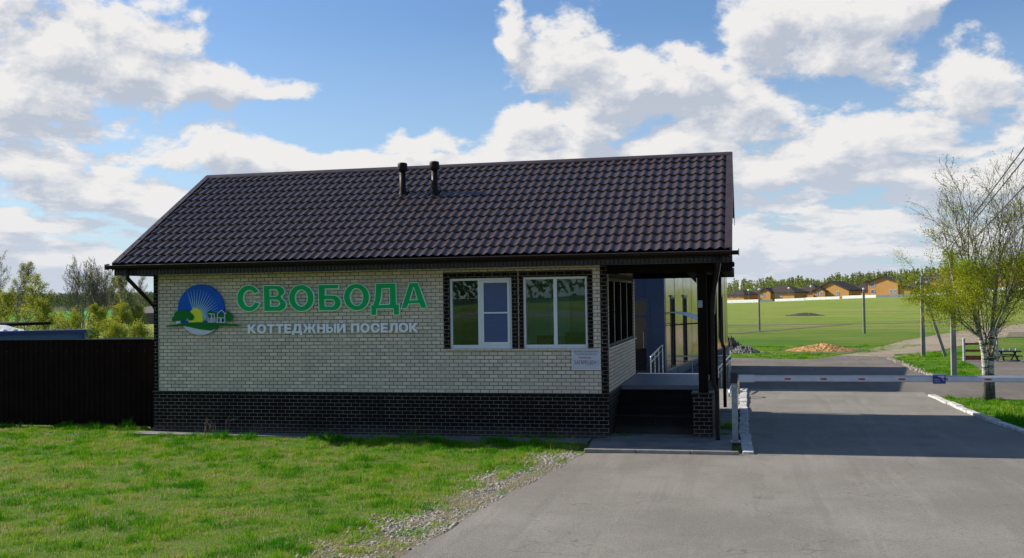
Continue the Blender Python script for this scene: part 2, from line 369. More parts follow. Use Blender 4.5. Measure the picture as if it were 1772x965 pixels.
def leaf_mat(name, c1, c2, trans=.35):
    mt, t, b = new_mat(name)
    for n in list(t.n):
        if n.type == 'BSDF_PRINCIPLED': t.n.remove(n)
    out = [n for n in t.n if n.type == 'OUTPUT_MATERIAL'][0]
    a = t.new('ShaderNodeAttribute', attribute_name='tint')
    col = t.mix(a.outputs['Fac'], c1, c2)
    df = t.new('ShaderNodeBsdfDiffuse'); t.put(df.inputs[0], col)
    tl = t.new('ShaderNodeBsdfTranslucent'); t.put(tl.inputs[0], t.mix(1, col, (1.2, 1.15, .6), 'MULTIPLY'))
    mx = t.new('ShaderNodeMixShader'); mx.inputs[0].default_value = trans
    t.l.new(df.outputs[0], mx.inputs[1]); t.l.new(tl.outputs[0], mx.inputs[2]); t.l.new(mx.outputs[0], out.inputs[0])
    return mt
def grass_mat(name):
    mt, t, b = new_mat(name)
    for n in list(t.n):
        if n.type == 'BSDF_PRINCIPLED': t.n.remove(n)
    out = [n for n in t.n if n.type == 'OUTPUT_MATERIAL'][0]
    a = t.new('ShaderNodeAttribute', attribute_name='tint')
    cr = t.new('ShaderNodeValToRGB'); t.l.new(a.outputs['Fac'], cr.inputs[0])
    e = cr.color_ramp.elements
    e[0].position = 0; e[0].color = (.045, .21, .008, 1); e[1].position = 1; e[1].color = (.42, .36, .20, 1)
    for p_, c_ in ((.26, (.12, .34, .008, 1)), (.54, (.26, .40, .014, 1)), (.80, (.42, .39, .10, 1))):
        x = e.new(p_); x.color = c_
    df = t.new('ShaderNodeBsdfDiffuse'); t.put(df.inputs[0], cr.outputs[0])
    tl = t.new('ShaderNodeBsdfTranslucent'); t.put(tl.inputs[0], cr.outputs[0])
    mx = t.new('ShaderNodeMixShader'); mx.inputs[0].default_value = .35
    t.l.new(df.outputs[0], mx.inputs[1]); t.l.new(tl.outputs[0], mx.inputs[2]); t.l.new(mx.outputs[0], out.inputs[0])
    return mt
M['grass'] = grass_mat('grass blades')
M['leaf_birch'] = leaf_mat('young birch leaves', (.22, .30, .015), (.40, .42, .04))
M['leaf_yellow'] = leaf_mat('yellow green spring leaves', (.20, .27, .03), (.42, .42, .08))
M['leaf_grey'] = leaf_mat('grey green catkins', (.20, .22, .12), (.38, .38, .22))
M['leaf_green'] = leaf_mat('mid green leaves', (.07, .16, .02), (.16, .25, .05))
M['leaf_wood'] = leaf_mat('far wood leaves', (.12, .17, .05), (.30, .32, .10))
M['leaf_hazewood'] = leaf_mat('distant wood in haze tone', (.045, .07, .045), (.10, .13, .07))  # distance haze is painted into the leaf tone, no air is built

def birch_bark():
    mt, t, b = new_mat('birch bark')
    p = t.pos(); s = t.sep(p)
    pv = t.vm('MULTIPLY', p, (1, 1, 5))
    marks = t.ramp(t.noise(pv, 6, 4, .7), .47, .56)
    base = t.mix(t.noise(p, 12, 3), (.66, .64, .57), (.44, .44, .36))
    col = t.mix(marks, base, (.045, .04, .033))
    old = t.ramp(t.m('ADD', s[2], t.m('MULTIPLY', t.noise(p, 9, 4), .9)), .75, 1.35, .95, 0)   # cracked black bark at the foot
    col = t.mix(old, col, t.mix(t.ramp(t.noise(t.vm('MULTIPLY', p, (6, 6, 1)), 6, 4), .4, .65), (.03, .027, .022), (.13, .12, .09)))
    t.put(b.inputs['Base Color'], col); b.inputs['Roughness'].default_value = .85
    t.put(b.inputs['Normal'], t.bump(t.noise(t.vm('MULTIPLY', p, (4, 4, 1.2)), 10, 4), .02))
    return mt
M['birch_bark'] = birch_bark()
M['twig'] = simple('dark twig bark', (.15, .11, .085), (.09, .07, .055), 9, .8)
M['bark_grey'] = simple('grey tree bark', (.17, .15, .13), (.10, .09, .08), 6, .85)
M['bark_pale'] = simple('pale young birch bark', (.42, .41, .37), (.16, .15, .13), 7, .85)

def roof_mat():
    mt, t, b = new_mat('brown glazed metal roof tiles')
    p = t.pos(); s = t.sep(p)
    cell = t.new('ShaderNodeTexWhiteNoise', noise_dimensions='2D')
    t.put(cell.inputs['Vector'], t.comb(t.m('FLOOR', t.m('DIVIDE', s[0], .183)), t.m('FLOOR', t.m('DIVIDE', s[1], .30)), 0))
    f = t.m('ADD', t.m('MULTIPLY', cell.outputs[0], .12), t.m('MULTIPLY', t.noise(p, 1.3, 5, .65), .75))
    col = t.mix(t.ramp(f, .25, .85), (.052, .032, .026), (.072, .045, .036))
    col = t.mix(t.ramp(t.noise(t.vm('MULTIPLY', p, (2, .5, .5)), 7, 4), .55, .8, 0, .3), col, (.10, .09, .085))
    t.put(b.inputs['Base Color'], col)
    t.put(b.inputs['Roughness'], t.ramp(t.noise(p, 6, 4), .3, .7, .24, .33))
    b.inputs['Specular IOR Level'].default_value = .55
    t.put(b.inputs['Normal'], t.bump(t.noise(p, 150, 2), .0015, .6))
    return mt
M['roof'] = roof_mat()

def asphalt(name, c, dust, crack=.5):
    mt, t, b = new_mat(name)
    p = t.pos()
    fine = t.noise(p, 55, 4, .8); mid = t.noise(p, 14, 5, .65); big = t.noise(p, .45, 5, .6)
    strk = t.noise(t.vm('MULTIPLY', p, (1.6, .22, 1)), 1.6, 5, .62)
    col = t.mix(t.ramp(big, .35, .68), c, dust)
    col = t.mix(t.ramp(strk, .50, .72, 0, .55), col, tuple(x*1.18 for x in dust))
    col = t.mix(t.ramp(fine, .30, .60, .75, 0), col, tuple(x*.55 for x in c))
    col = t.mix(t.ramp(fine, .60, .78, 0, .75), col, tuple(min(1, x*1.6) for x in dust))
    col = t.mix(t.ramp(mid, .58, .75, 0, .3), col, tuple(x*.72 for x in c))
    vo = t.new('ShaderNodeTexVoronoi', feature='DISTANCE_TO_EDGE'); wv = t.new('ShaderNodeTexNoise'); t.put(wv.inputs['Vector'], p); wv.inputs['Scale'].default_value = 2.5
    t.put(vo.inputs['Vector'], t.vm('ADD', p, t.vm('SCALE', wv.outputs['Color'], scale=.7))); vo.inputs['Scale'].default_value = .42
    ck = t.m('MULTIPLY', t.ramp(vo.outputs['Distance'], .0, .006, 1, 0), t.ramp(t.noise(p, .7, 2), .42, .58, 0, crack))
    col = t.mix(ck, col, tuple(x*.35 for x in c))
    grit = t.noise(p, 24, 3, .75); col = t.mix(t.ramp(grit, .60, .72, 0, .45), col, tuple(x*.6 for x in c)); col = t.mix(t.ramp(grit, .28, .38, .35, 0), col, tuple(min(1, x*1.35) for x in dust))
    trk = t.noise(t.vm('MULTIPLY', p, (2.6, .10, 1)), 1.0, 4, .6); col = t.mix(t.ramp(trk, .54, .64, 0, .30), col, tuple(x*.75 for x in c))
    stain = t.ramp(t.noise(t.vm('ADD', p, (31, 7, 0)), 1.1, 3, .5), .66, .74, 0, .4)
    col = t.mix(stain, col, tuple(x*.62 for x in c))
    t.put(b.inputs['Base Color'], col); b.inputs['Roughness'].default_value = .88; b.inputs['Specular IOR Level'].default_value = .3
    t.put(b.inputs['Normal'], t.bump(t.m('ADD', fine, t.m('MULTIPLY', mid, .6)), .012, .8))
    return mt
M['asphalt'] = asphalt('worn grey asphalt', (.215, .195, .165), (.290, .266, .228))
M['asphalt_old'] = asphalt('old brownish asphalt', (.145, .125, .105), (.205, .180, .150), .2)
M['gravel_road'] = asphalt('packed earth and gravel track', (.27, .215, .15), (.38, .31, .22), 0)

def ground_mat():
    mt, t, b = new_mat('meadow turf')
    p = t.pos(); s = t.sep(p)
    dist = t.new('ShaderNodeVectorMath', operation='LENGTH'); t.l.new(p, dist.inputs[0]); dd = dist.outputs['Value']
    n1 = t.noise(p, .09, 6, .6); n2 = t.noise(t.vm('MULTIPLY', p, (.6, 2.2, 1)), .22, 5, .65); n3 = t.noise(p, 5, 5, .7); n4 = t.noise(p, 38, 3, .7)
    fresh, mid_, dry = (.075, .185, .012), (.15, .215, .022), (.28, .26, .08)
    col = t.mix(t.ramp(n1, .36, .64), fresh, mid_)
    col = t.mix(t.ramp(n2, .50, .74, 0, .65), col, dry)
    col = t.mix(t.ramp(n3, .45, .75, 0, .55), col, (.085, .11, .030))
    col = t.mix(t.ramp(n4, .30, .55, .55, 0), col, (.025, .045, .012))
    far = t.mix(t.ramp(n2, .40, .68), (.15, .25, .018), (.27, .31, .05))
    col = t.mix(t.ramp(dd, 60, 130, 0, .75), col, far)
    streak = t.noise(t.vm('MULTIPLY', p, (.35, 2.6, 1)), .10, 6, .7)
    col = t.mix(t.m('MULTIPLY', t.ramp(dd, 55, 110), t.ramp(streak, .44, .60, 0, .85)), col, (.29, .275, .085))
    col = t.mix(t.m('MULTIPLY', t.ramp(dd, 45, 90), t.ramp(t.noise(p, .6, 5, .7), .50, .68, 0, .5)), col, (.060, .13, .014))
    # bright winter crop and brown tilth on the far left side
    col = t.mix(t.m('MULTIPLY', t.ramp(s[0], -130, -110, 1, 0), t.ramp(dd, 180, 230)), col, t.mix(t.ramp(dd, 440, 560), (.060, .27, .030), (.045, .065, .035)))
    # trampled earth under the near blades
    near = t.m('MULTIPLY', t.ramp(dd, 22, 30, 1, 0), t.ramp(t.noise(p, 1.7, 4), .42, .66, .25, .85))
    col = t.mix(near, col, (.125, .155, .030))
    t.put(b.inputs['Base Color'], col); b.inputs['Roughness'].default_value = .95; b.inputs['Specular IOR Level'].default_value = .15
    t.put(b.inputs['Normal'], t.bump(t.m('ADD', n3, n4), .05, .8))
    return mt
M['ground'] = ground_mat()

# ------------------------------------------------------------------ terrain
def sm(a, b, x): x = max(0., min(1., (x-a)/(b-a))); return x*x*(3-2*x)
def lerp_tab(tab, x):
    if x <= tab[0][0]: return tab[0][1]
    for (a, va), (b_, vb) in zip(tab, tab[1:]):
        if x <= b_: return va+(vb-va)*(x-a)/(b_-a)
    return tab[-1][1]
def gz(x, y):
    d = math.hypot(x, y)
    if d < 100: return 0.
    a = math.degrees(math.atan2(x, y))
    right = lerp_tab([(-20, 0), (-2, 0.0), (1, .25), (3.5, .7), (6, 1.1), (9, 1.45), (11.8, 2.7), (15, 3.6), (40, 5), (90, 0)], a)
    left = lerp_tab([(-70, 15), (-38, 15), (-20, 13), (-10, 10), (10, 14), (40, 14), (90, 5)], a) if -90 < a < 90 else 4
    z = right*sm(120, 370, d)
    return z+left*sm(560, 1900, d)
mb = MB()
rings = [0, 3, 6, 9, 12, 15, 18, 22, 27, 33, 40, 50, 62, 75, 90, 105, 120, 140, 160, 185, 210, 240, 270, 300, 335, 370, 410, 460, 520, 600, 700, 820, 960, 1150, 1400, 1700, 2000, 2500, 3300, 4500, 6500]
NA = 180
vs = [(0, 0, 0)]; fs = []
for r in rings[1:]:
    for k in range(NA):
        a = 2*math.pi*k/NA; x, y = r*math.sin(a), r*math.cos(a); vs.append((x, y, gz(x, y)))
for k in range(NA): fs.append((0, 1+(k+1) % NA, 1+k))
for i in range(len(rings)-2):
    for k in range(NA):
        a, b_ = 1+i*NA, 1+(i+1)*NA; fs.append((a+k, a+(k+1) % NA, b_+(k+1) % NA, b_+k))
mb.add(vs, fs); struct('ground', mb, M['ground'], smooth=True)

def ragged(pts, step=.25, amp=.06, seed=1, closed=True):
    """subdivide an outline and shake it"""
    rnd = random.Random(seed); out = []
    n = len(pts)
    for i in range(n if closed else n-1):
        a, b_ = Vector(pts[i][:2]), Vector(pts[(i+1) % n][:2]); L = (b_-a).length; k = max(1, int(L/step))
        for j in range(k):
            p = a.lerp(b_, j/k); d = (b_-a).normalized(); nn = Vector((-d.y, d.x))
            q = mn.noise(Vector((p.x*1.3, p.y*1.3, seed)))*amp*1.6+mn.noise(Vector((p.x*6, p.y*6, seed)))*amp*.7
            p = p+nn*q; out.append((p.x, p.y))
    if not closed: out.append(tuple(pts[-1][:2]))
    return out
# smooth outline of the driveway mouth, left edge worn
left_edge = [(-2.82, 17.96), (-2.95, 16.6), (-3.05, 15.6), (-3.26, 14.4), (-3.44, 12.7), (-3.6, 10.6), (-3.9, 7.5), (-5.5, 3), (-9, -2)]
le = ragged(left_edge, .12, .05, 3, closed=False)
road = le+[(-30, -8), (-30, -14), (40, -14), (40, 16.5), (5.9, 17.4), (5.45, 19), (5.13, 21.4), (4.84, 24.1), (4.72, 26.9), (4.66, 28.9), (4.7, 30.0), (1.72, 30.75), (-.05, 30.7), (-.05, 18.2)]
struct('driveway', MB().sheet(road, .012), M['asphalt'])
cross = [(-14, 27.6), (-.9, 27.6), (-.9, 30.2), (-.05, 30.2), (1.72, 30.3), (4.6, 29.6), (4.75, 29.2)] + \
        [(5.1, 28.75), (5.9, 28.4), (6.8, 28.15), (9, 27.6), (14, 26.6), (22, 25), (40, 21), (40, 40)] + \
        ragged([(16, 44.2), (9.7, 44.4), (8.2, 44.4), (8.3, 42), (8.15, 40.3), (7.85, 38.4), (7.45, 36.1), (6.9, 35.2), (6.1, 35.3), (5.92, 37.4), (5.8, 42), (5.78, 45.2), (5.9, 46.4), (5.6, 47.4),
                (4.9, 48.6), (3.9, 47.6), (2.64, 44.9), (1.37, 45.2), (-.77, 46.1)], .35, .10, 8, closed=False)+[(-6, 46.5), (-14, 46.5)]
struct('parking_road', MB().sheet(cross, .006), M['asphalt_old'])
def ribbon(name, pts, z, mat, step=.6, amp=.12, seed=5):
    l, r = [], []
    P = [Vector((p[0], p[1])) for p in pts]
    for i, p in enumerate(P):
        d = (P[min(i+1, len(P)-1)]-P[max(0, i-1)]).normalized(); n = Vector((-d.y, d.x)); w = pts[i][2]/2
        l.append((p+n*w)); r.append((p-n*w))
    L = ragged([tuple(q) for q in l], step, amp, seed, False); Rr = ragged([tuple(q) for q in r], step, amp, seed+1, False)
    n = max(len(L), len(Rr))
    def rs(a): return [a[min(len(a)-1, int(i*(len(a)-1)/(n-1)))] for i in range(n)]
    L, Rr = rs(L), rs(Rr); mb = MB()
    mb.add([(x, y, gz(x, y)+z) for x, y in L]+[(x, y, gz(x, y)+z) for x, y in Rr], [(i, i+1, n+i+1, n+i) for i in range(n-1)])
    return struct(name, mb, mat)
ribbon('earth_track', [(5.0, 46.8, 2.6), (6.4, 49.5, 2.9), (8.2, 54.5, 3.4), (10.8, 62, 4), (16, 74, 5), (23, 88, 5), (34, 104, 6)], .014, M['gravel_road'], seed=11)
ribbon('field_path', [(-6, 97, 2.6), (2, 96, 3), (9, 97.5, 1.4), (18, 99, 2.2), (27, 99, 3)], .02, M['dirt'], .8, .35, 21)
ribbon('field_path', [(-8, 72, 1.0), (-1, 76, 1.4), (5, 88, 1.0), (9, 96, .8)], .024, M['dirt'], .8, .35, 27)
ribbon('far_road', [(-160, -125, 46), (-40, -132, 48), (60, -128, 46), (200, -120, 46)], .03, M['asphalt'], 6, .4, 31)
ribbon('far_road', [(16, 70, 8), (24, 68, 10), (34, 64, 12), (60, 60, 12)], .03, M['dirt'], 2, .4, 33)
# bare sandy patch round the sand heap, dirt verge beside the driveway, bare soil beside the wall
struct('sandy_patch', MB().sheet(ragged([(1.3, 51.6), (2.4, 50.0), (3.9, 49.4), (5.5, 50.3), (6.5, 52.6), (5.6, 54.5), (3.6, 54.2), (2.0, 53.4)], .3, .4, 14), .01), M['dirt'])
verge = le[:]; inner = [(-3.4, 17.54), (-3.6, 16.1), (-3.8, 14.98), (-4.05, 13.8), (-4.35, 11.75), (-4.75, 10.0), (-5.6, 7.5), (-7.5, 3), (-12, -2)]
vin = ragged(inner, .15, .17, 9, closed=False)
struct('gravel_verge', MB().sheet(le+vin[::-1], .005), M['dirt'])
# ------------------------------------------------------------------ concrete apron, kerbs
ap = thing('concrete_apron', (-1.3, 18.9, 0), 'cracked grey concrete apron in front of the porch steps with thin kerb edge', 'apron')
build('slab', MB().prismZ([(-2.8, 18.12), (-.3, 18.12), (-.3, 20.3), (-2.62, 20.3), (-2.62, 19.7), (-2.9, 19.5)], 0, .055), M['concrete_apron'], ap, bevel=.01)
for i, (a, b_) in enumerate([(-2.84, -1.93), (-1.915, -.99), (-.975, -.17)]):
    build('edge_stone', MB().box(a, b_, 18.04, 18.11, 0, .075), M['concrete'], ap, bevel=.012)
bs = thing('base_strip', (-7.5, 19.5, 0), 'grey concrete strip along the foot of the dark plinth', 'concrete strip')
build('slab', MB().prismZ(ragged([(-12.7, 19.3), (-9, 19.28), (-5, 19.2), (-2.95, 19.15), (-2.95, 19.74), (-12.7, 19.74)], .3, .03, 4), 0, .035), M['concrete_apron'], bs)
kb_rnd = random.Random(4)
def kerb_run(pts, label, group, w=.15, h=.13, L=.9, mat='kerb'):
    P = [Vector(p) for p in pts]; segs = []
    for a, b_ in zip(P, P[1:]):
        n = max(1, round((b_-a).length/L))
        for i in range(n): segs.append((a.lerp(b_, i/n), a.lerp(b_, (i+1)/n)))
    root = thing('kerb', (P[0].x, P[0].y, 0), label, 'kerb', group)
    for a, b_ in segs:
        d = (b_-a).normalized(); n = Vector((-d.y, d.x))*w/2; a2 = a+d*.008; b2 = b_-d*.008
        j = kb_rnd.uniform(-.012, .012); hh = h+kb_rnd.uniform(-.02, .012)
        o = n.normalized()*j
        build('kerb_stone', MB().prismZ(ragged([tuple(a2-n+o), tuple(b2-n+o), tuple(b2+n+o), tuple(a2+n+o)], .09, .022, int(a.y*7)), 0, hh), M[mat], root, bevel=.012)
kerb_run([(-.02, 18.15), (-.08, 20.5), (-.11, 24), (-.12, 27.5), (-.10, 30.3)], 'whitewashed kerb between the driveway and the guard house pavement', None, w=.19, h=.075)
kerb_run([(4.72, 28.95), (4.80, 26.9), (4.92, 24.1), (5.22, 21.4), (5.6, 18.9), (6.2, 17.2)], 'pale kerb along the grass by the birch on the right of the driveway', None, w=.17, h=.07)
pv = thing('pavement', (-.5, 24, 0), 'narrow grey concrete pavement between guard house and whitewashed kerb', 'pavement')
build('slab', MB().prismZ([(-.66, 20.3), (-.2, 20.3), (-.22, 24.4), (-.66, 24.4)], 0, .05), M['concrete_apron'], pv)
build('slab', MB().prismZ([(-.95, 24.42), (-.225, 24.42), (-.22, 30.2), (-.95, 30.2)], 0, .07), M['concrete'], pv)

# ------------------------------------------------------------------ guard house
X0, X1, Y0, Y1 = -12.34, -2.63, 19.75, 24.9
ZP, ZT = .885, 3.38
K = .581; EY, EZ = 19.15, 3.58; RY = 23.02; RZ = EZ+(RY-EY)*K; BY = 25.2; BZ = RZ-(BY-RY)*K
gh = thing('guard_house', (-7.5, 22.3, 0), 'one storey guard house of cream brick with dark plinth and brown tiled roof', 'guard house')
# walls with openings
WIN = [(-5.77, -4.50), (-4.27, -3.0)]; WZ0, WZ1 = 1.765, 3.16
mb = MB(); T_ = .3
def wall_x(mb, y0, y1, xa, xb, z0, z1, ops):
    xs = xa
    for (a, b_, c, d) in ops:
        mb.box(xs, a, y0, y1, z0, z1); mb.box(a, b_, y0, y1, z0, c); mb.box(a, b_, y0, y1, d, z1); xs = b_
    mb.box(xs, xb, y0, y1, z0, z1)
wall_x(mb, Y0, Y0+T_, X0+.02, X1-.3, ZP, ZT, [(a, b_, WZ0, WZ1) for a, b_ in WIN])
build('wall', mb, M['brick_light'], gh, recalc=False)
mb = MB()                                    # right wall with the wide porch window
SW0, SW1 = 20.12, 24.7; SZ0, SZ1 = 1.76, 3.12
mb.box(X1-.3, X1, Y0, SW0, ZP, ZT); mb.box(X1-.3, X1, SW1, Y1, ZP, ZT); mb.box(X1-.3, X1, SW0, SW1, ZP, SZ0); mb.box(X1-.3, X1, SW0, SW1, SZ1, ZT)
mb.prismX([(Y0, ZT), (Y1, ZT), (Y1, BZ+.1), (RY, RZ-.15), (Y0+.02, ZT+.15)], X1-.3, X1)
build('wall', mb, M['brick_light'], gh)
mb = MB(); mb.box(X0, X0+.3, Y0+T_, Y1, ZP, ZT); mb.prismX([(Y0, ZT), (Y1, ZT), (Y1, BZ+.1), (RY, RZ-.15), (Y0+.02, ZT+.15)], X0, X0+.3)
mb.box(X0+.3, X1-.3, Y1-.3, Y1, ZP, BZ+.05)
build('wall', mb, M['brick_light'], gh)
mb = MB(); mb.box(X0-.02, X1+.02, Y0-.02, Y1+.02, 0, ZP-.03); build('plinth', mb, M['brick_dark'], gh, recalc=False)
build('plinth_cap', MB().box(X0-.035, X1+.035, Y0-.035, Y1+.03, ZP-.03, ZP), M['brown_metal'], gh, bevel=.006)
# dark corner strips and window surrounds, 4 mm proud
for a, b_ in ((X0-.004, X0+.095), (X1-.115, X1+.004)):
    build('corner_strip', MB().box(a, b_, Y0-.012, Y0+.05, ZP, ZT), M['brick_dark'], gh, recalc=False)
build('corner_strip', MB().box(X1-.05, X1+.012, Y0+.052, Y0+.14, ZP, ZT), M['brick_dark'], gh, recalc=False)
mb = MB()
for a, b_ in ((-5.9, -5.77), (-4.50, -4.376), (-4.356, -4.27), (-3.0, -2.89)):
    mb.box(a, b_, Y0-.010, Y0+.02, WZ0-.005, WZ1)
mb.box(-5.9, -4.376, Y0-.012, Y0+.02, WZ1, 3.285); mb.box(-4.356, -2.89, Y0-.012, Y0+.02, WZ1, 3.285)
build('window_surround', mb, M['brick_dark'], gh, recalc=False)
build('sill', MB().box(-5.92, -2.80, Y0-.055, Y0+.02, WZ0-.028, WZ0-.006), M['white_sill'], gh, bevel=.004)
YW = Y0+.03
def frame_rect(mb, x0, x1, z0, z1, y0, y1, w, wb=None):
    wb = wb or w
    mb.box(x0, x0+w, y0, y1, z0, z1); mb.box(x1-w, x1, y0, y1, z0, z1); mb.box(x0+w, x1-w, y0, y1, z1-w, z1); mb.box(x0+w, x1-w, y0, y1, z0, z0+wb)
for wi, (a, b_) in enumerate(WIN):
    mb = MB(); frame_rect(mb, a, b_, WZ0-.004, WZ1, YW, YW+.07, .045, .075)
    xm = (a+b_)/2 if wi else -5.16
    mb.box(xm-.035, xm+.035, YW-.003, YW+.065, WZ0+.07, WZ1-.045)
    wf = build('window', mb, M['white_pvc'], gh, bevel=.006)
    if wi == 0:
        mb = MB(); frame_rect(mb, xm+.035, b_-.045, WZ0+.071, WZ1-.045, YW-.012, YW+.05, .05, .055); build('sash', mb, M['white_pvc'], wf, bevel=.005)
        build('transom', MB().box(xm+.035, b_-.045, YW-.018, YW-.002, 2.455, 2.485), M['white_pvc'], wf)
        build('insect_screen', MB().box(xm+.085, b_-.095, YW+.004, YW+.010, WZ0+.126, WZ1-.095), M['screen_blue'], wf)
        build('pane', MB().box(a+.045, xm-.035, YW+.03, YW+.036, WZ0+.071, WZ1-.045), M['glass'], wf)
    else:
        build('pane', MB().box(a+.045, xm-.035, YW+.03, YW+.036, WZ0+.071, WZ1-.045), M['glass'], wf)
        build('pane', MB().box(xm+.035, b_-.045, YW+.03, YW+.036, WZ0+.071, WZ1-.045), M['glass'], wf)
# porch side window: white posts, four panes
mb = MB(); xs0, xs1 = X1-.11, X1-.03
mb.box(xs0, xs1, SW0, SW1, SZ0, SZ0+.05); mb.box(xs0, xs1, SW0, SW1, SZ1-.05, SZ1)
ys = [SW0, 21.22, 22.33, 23.5, SW1]
for y in ys[1:-1]: mb.box(xs0, xs1, y-.035, y+.035, SZ0+.05, SZ1-.05)
mb.box(xs0, xs1, SW0, SW0+.05, SZ0+.05, SZ1-.05); mb.box(xs0, xs1, SW1-.05, SW1, SZ0+.05, SZ1-.05)
wf = build('window', mb, M['brown_metal'], gh, bevel=.006)
for y in [SW0+.03]+ys[1:-1]: build('bead', MB().box(xs1, xs1+.006, y-.012, y+.012, SZ0+.05, SZ1-.05), M['white_pvc'], wf)
for y, y2 in zip(ys, ys[1:]): build('pane', MB().box(xs0+.03, xs0+.036, y+.04, y2-.04, SZ0+.05, SZ1-.05), M['side_pane'], wf)
build('sill', MB().box(X1-.02, X1+.05, SW0-.03, SW1+.03, SZ0-.025, SZ0), M['white_pvc'], gh, bevel=.004)
build('window_surround', MB().box(X1-.01, X1+.008, SW0-.03, SW1+.03, SZ1, SZ1+.11), M['brick_dark'], gh, recalc=False)
# inside shell
mb = MB(); mb.box(-8.2, -8.1, Y0+.31, Y1-.31, ZP, ZT-.01); mb.box(-8.1, X1-.31, 22.3, 22.36, ZP, ZT-.01)
build('inner_wall', mb, M['interior_wall'], gh)
build('ceiling', MB().box(-8.1, X1-.31, Y0+.31, Y1-.37, 3.3, 3.36), M['interior_wall'], gh)
build('inner_floor', MB().box(-8.1, X1-.31, Y0+.31, Y1-.37, ZP+.002, ZP+.02), M['deck'], gh)
build('pale_fill_panel', MB().box(-4.2, -3.75, 22.2, 22.23, 1.9, 2.95), M['white_pvc'], gh); build('pale_fill_board', MB().box(-5.2, -4.7, 22.27, 22.298, 1.9, 2.7), M['notice_white'], gh)  # pale panels added inside the room to make the window panes look lighter
build('inner_door', MB().box(-6.25, -5.45, 22.26, 22.298, ZP+.02, 2.95), M['interior_door'], gh)

# roof: pressed tile sheet built as real relief
def tile_sheet(y0, z0, y1, z1, x0, x1, rows):
    """y0,z0 eave -> y1,z1 ridge"""
    PW = .183; nper = 9
    sl = math.hypot(y1-y0, z1-z0); dy, dz = (y1-y0)/sl, (z1-z0)/sl; ny, nz = -dz, dy
    if nz < 0: ny, nz = -ny, -nz
    nx = int((x1-x0)/PW*nper)
    xs = x0+np.arange(nx+1)*(x1-x0)/nx
    ph = ((xs-x0)/PW) % 1.
    prof = np.where(ph < .72, .026-np.sin(np.pi*ph/.72)**.8*.026, .026+np.sin(np.pi*(ph-.72)/.28)*.007)
    sh = np.sin(np.pi*np.clip(ph/.68, 0, 1))*.0
    st = sl/rows; V = []; 
    for r in range(rows):
        for u, lift in ((0., .024), (.06, .026), (.35, .019), (.65, .011), (1., .0)):
            s_ = (r+u)*st
            h = prof*(1+.15*(1-u))+lift
            if u == 1.: s_ += 0.0005
            V.append(np.stack([xs, y0+dy*s_+ny*h, z0+dz*s_+nz*h], 1))
    V = np.array(V); nr = len(V); V = V.reshape(-1, 3)
    i = np.arange(nr-1)[:, None]*(nx+1)+np.arange(nx)[None, :]
    Fc = np.stack([i, i+1, i+nx+2, i+nx+1], -1).reshape(-1, 4)
    return V, Fc
V, Fc = tile_sheet(EY, EZ, RY, RZ, -12.86, -.32, 13)
rf = arrays('roof', V, Fc, M['roof'], gh, smooth=False)
# smooth across the waves only: use auto edge split by angle
for p in rf.data.polygons: p.use_smooth = True
es = rf.modifiers.new('edges', 'EDGE_SPLIT'); es.split_angle = R(38)
V, Fc = tile_sheet(BY, BZ, RY, RZ, -12.86, -.32, 8)
Fc = Fc[:, ::-1]
rb = arrays('roof', V, Fc, M['roof'], gh)
for p in rb.data.polygons: p.use_smooth = True
# deck below
mb = MB(); mb.prismX([(EY+.02, EZ-.03), (RY, RZ-.03), (BY-.02, BZ-.03), (BY-.02, BZ-.09), (RY, RZ-.10), (EY+.02, EZ-.09)], -12.9, -.28)
build('roof_deck', mb, M['black_metal'], rf)
# ridge cap
mb = MB(); mb.prismX([(RY-.13, RZ-.035), (RY-.115, RZ-.0), (RY-.03, RZ+.062), (RY, RZ+.07), (RY+.03, RZ+.062), (RY+.13, RZ-.0), (RY+.13, RZ-.05)], -12.90, -.24)
build('ridge_cap', mb, M['ridge_metal'], rf, bevel=.004)
# rake flashings
for x0, x1 in ((-12.93, -12.80), (-.36, -.23)):
    mb = MB(); mb.prismX([(EY-.02, EZ+.035), (RY, RZ+.045), (BY+.02, BZ+.035), (BY+.02, BZ-.14), (RY, RZ-.15), (EY-.02, EZ-.14)], x0 if x0 < -5 else x1-.012, x0+.012 if x0 < -5 else x1)
    mb.prismX([(EY-.02, EZ+.030), (RY, RZ+.052), (RY, RZ+.058), (EY-.02, EZ+.040)], x0, x1)
    mb.prismX([(BY+.02, BZ+.030), (RY, RZ+.052), (RY, RZ+.058), (BY+.02, BZ+.040)], x0, x1)
    build('rake_board', mb, M['ridge_metal'], rf)
# gutter, fascia and ribbed soffit band
gp = [(EY-.085+.068*math.cos(a), EZ-.03+.068*math.sin(a)) for a in [math.pi+i*math.pi/10 for i in range(11)]]
gin = [(EY-.085+.06*math.cos(a), EZ-.03+.06*math.sin(a)) for a in [2*math.pi-i*math.pi/10 for i in range(11)]]
build('gutter', MB().prismX(gp+gin, -13.0, -.12), M['brown_metal'], gh)
build('gutter_lip', MB().tube([(-13.0, EY-.153, EZ-.028), (-.12, EY-.153, EZ-.028)], .008, 6), M['ridge_metal'], gh)
for x0, x1 in ((-13.012, -12.998), (-.122, -.105)):
    build('gutter_end', MB().prismX([(EY-.16, EZ-.11), (EY-.01, EZ-.11), (EY-.01, EZ+.02), (EY-.16, EZ+.0)], x0, x1), M['grey_steel'], gh)
build('fascia', MB().box(-12.9, -.28, EY+.02, EY+.045, EZ-.13, EZ+.0), M['brown_metal'], gh)
mb = MB(); x = -12.88;
prof = []
while x < -.30:
    prof += [(x, EY+.045), (x+.055, EY+.045), (x+.062, EY+.062), (x+.075, EY+.062), (x+.082, EY+.045)]; x += .082
n = len(prof); vs = [(a, b_, EZ-.22) for a, b_ in prof]+[(a, b_, EZ-.11) for a, b_ in prof]
mb.add(vs, [(i, i+1, n+i+1, n+i) for i in range(n-1)])
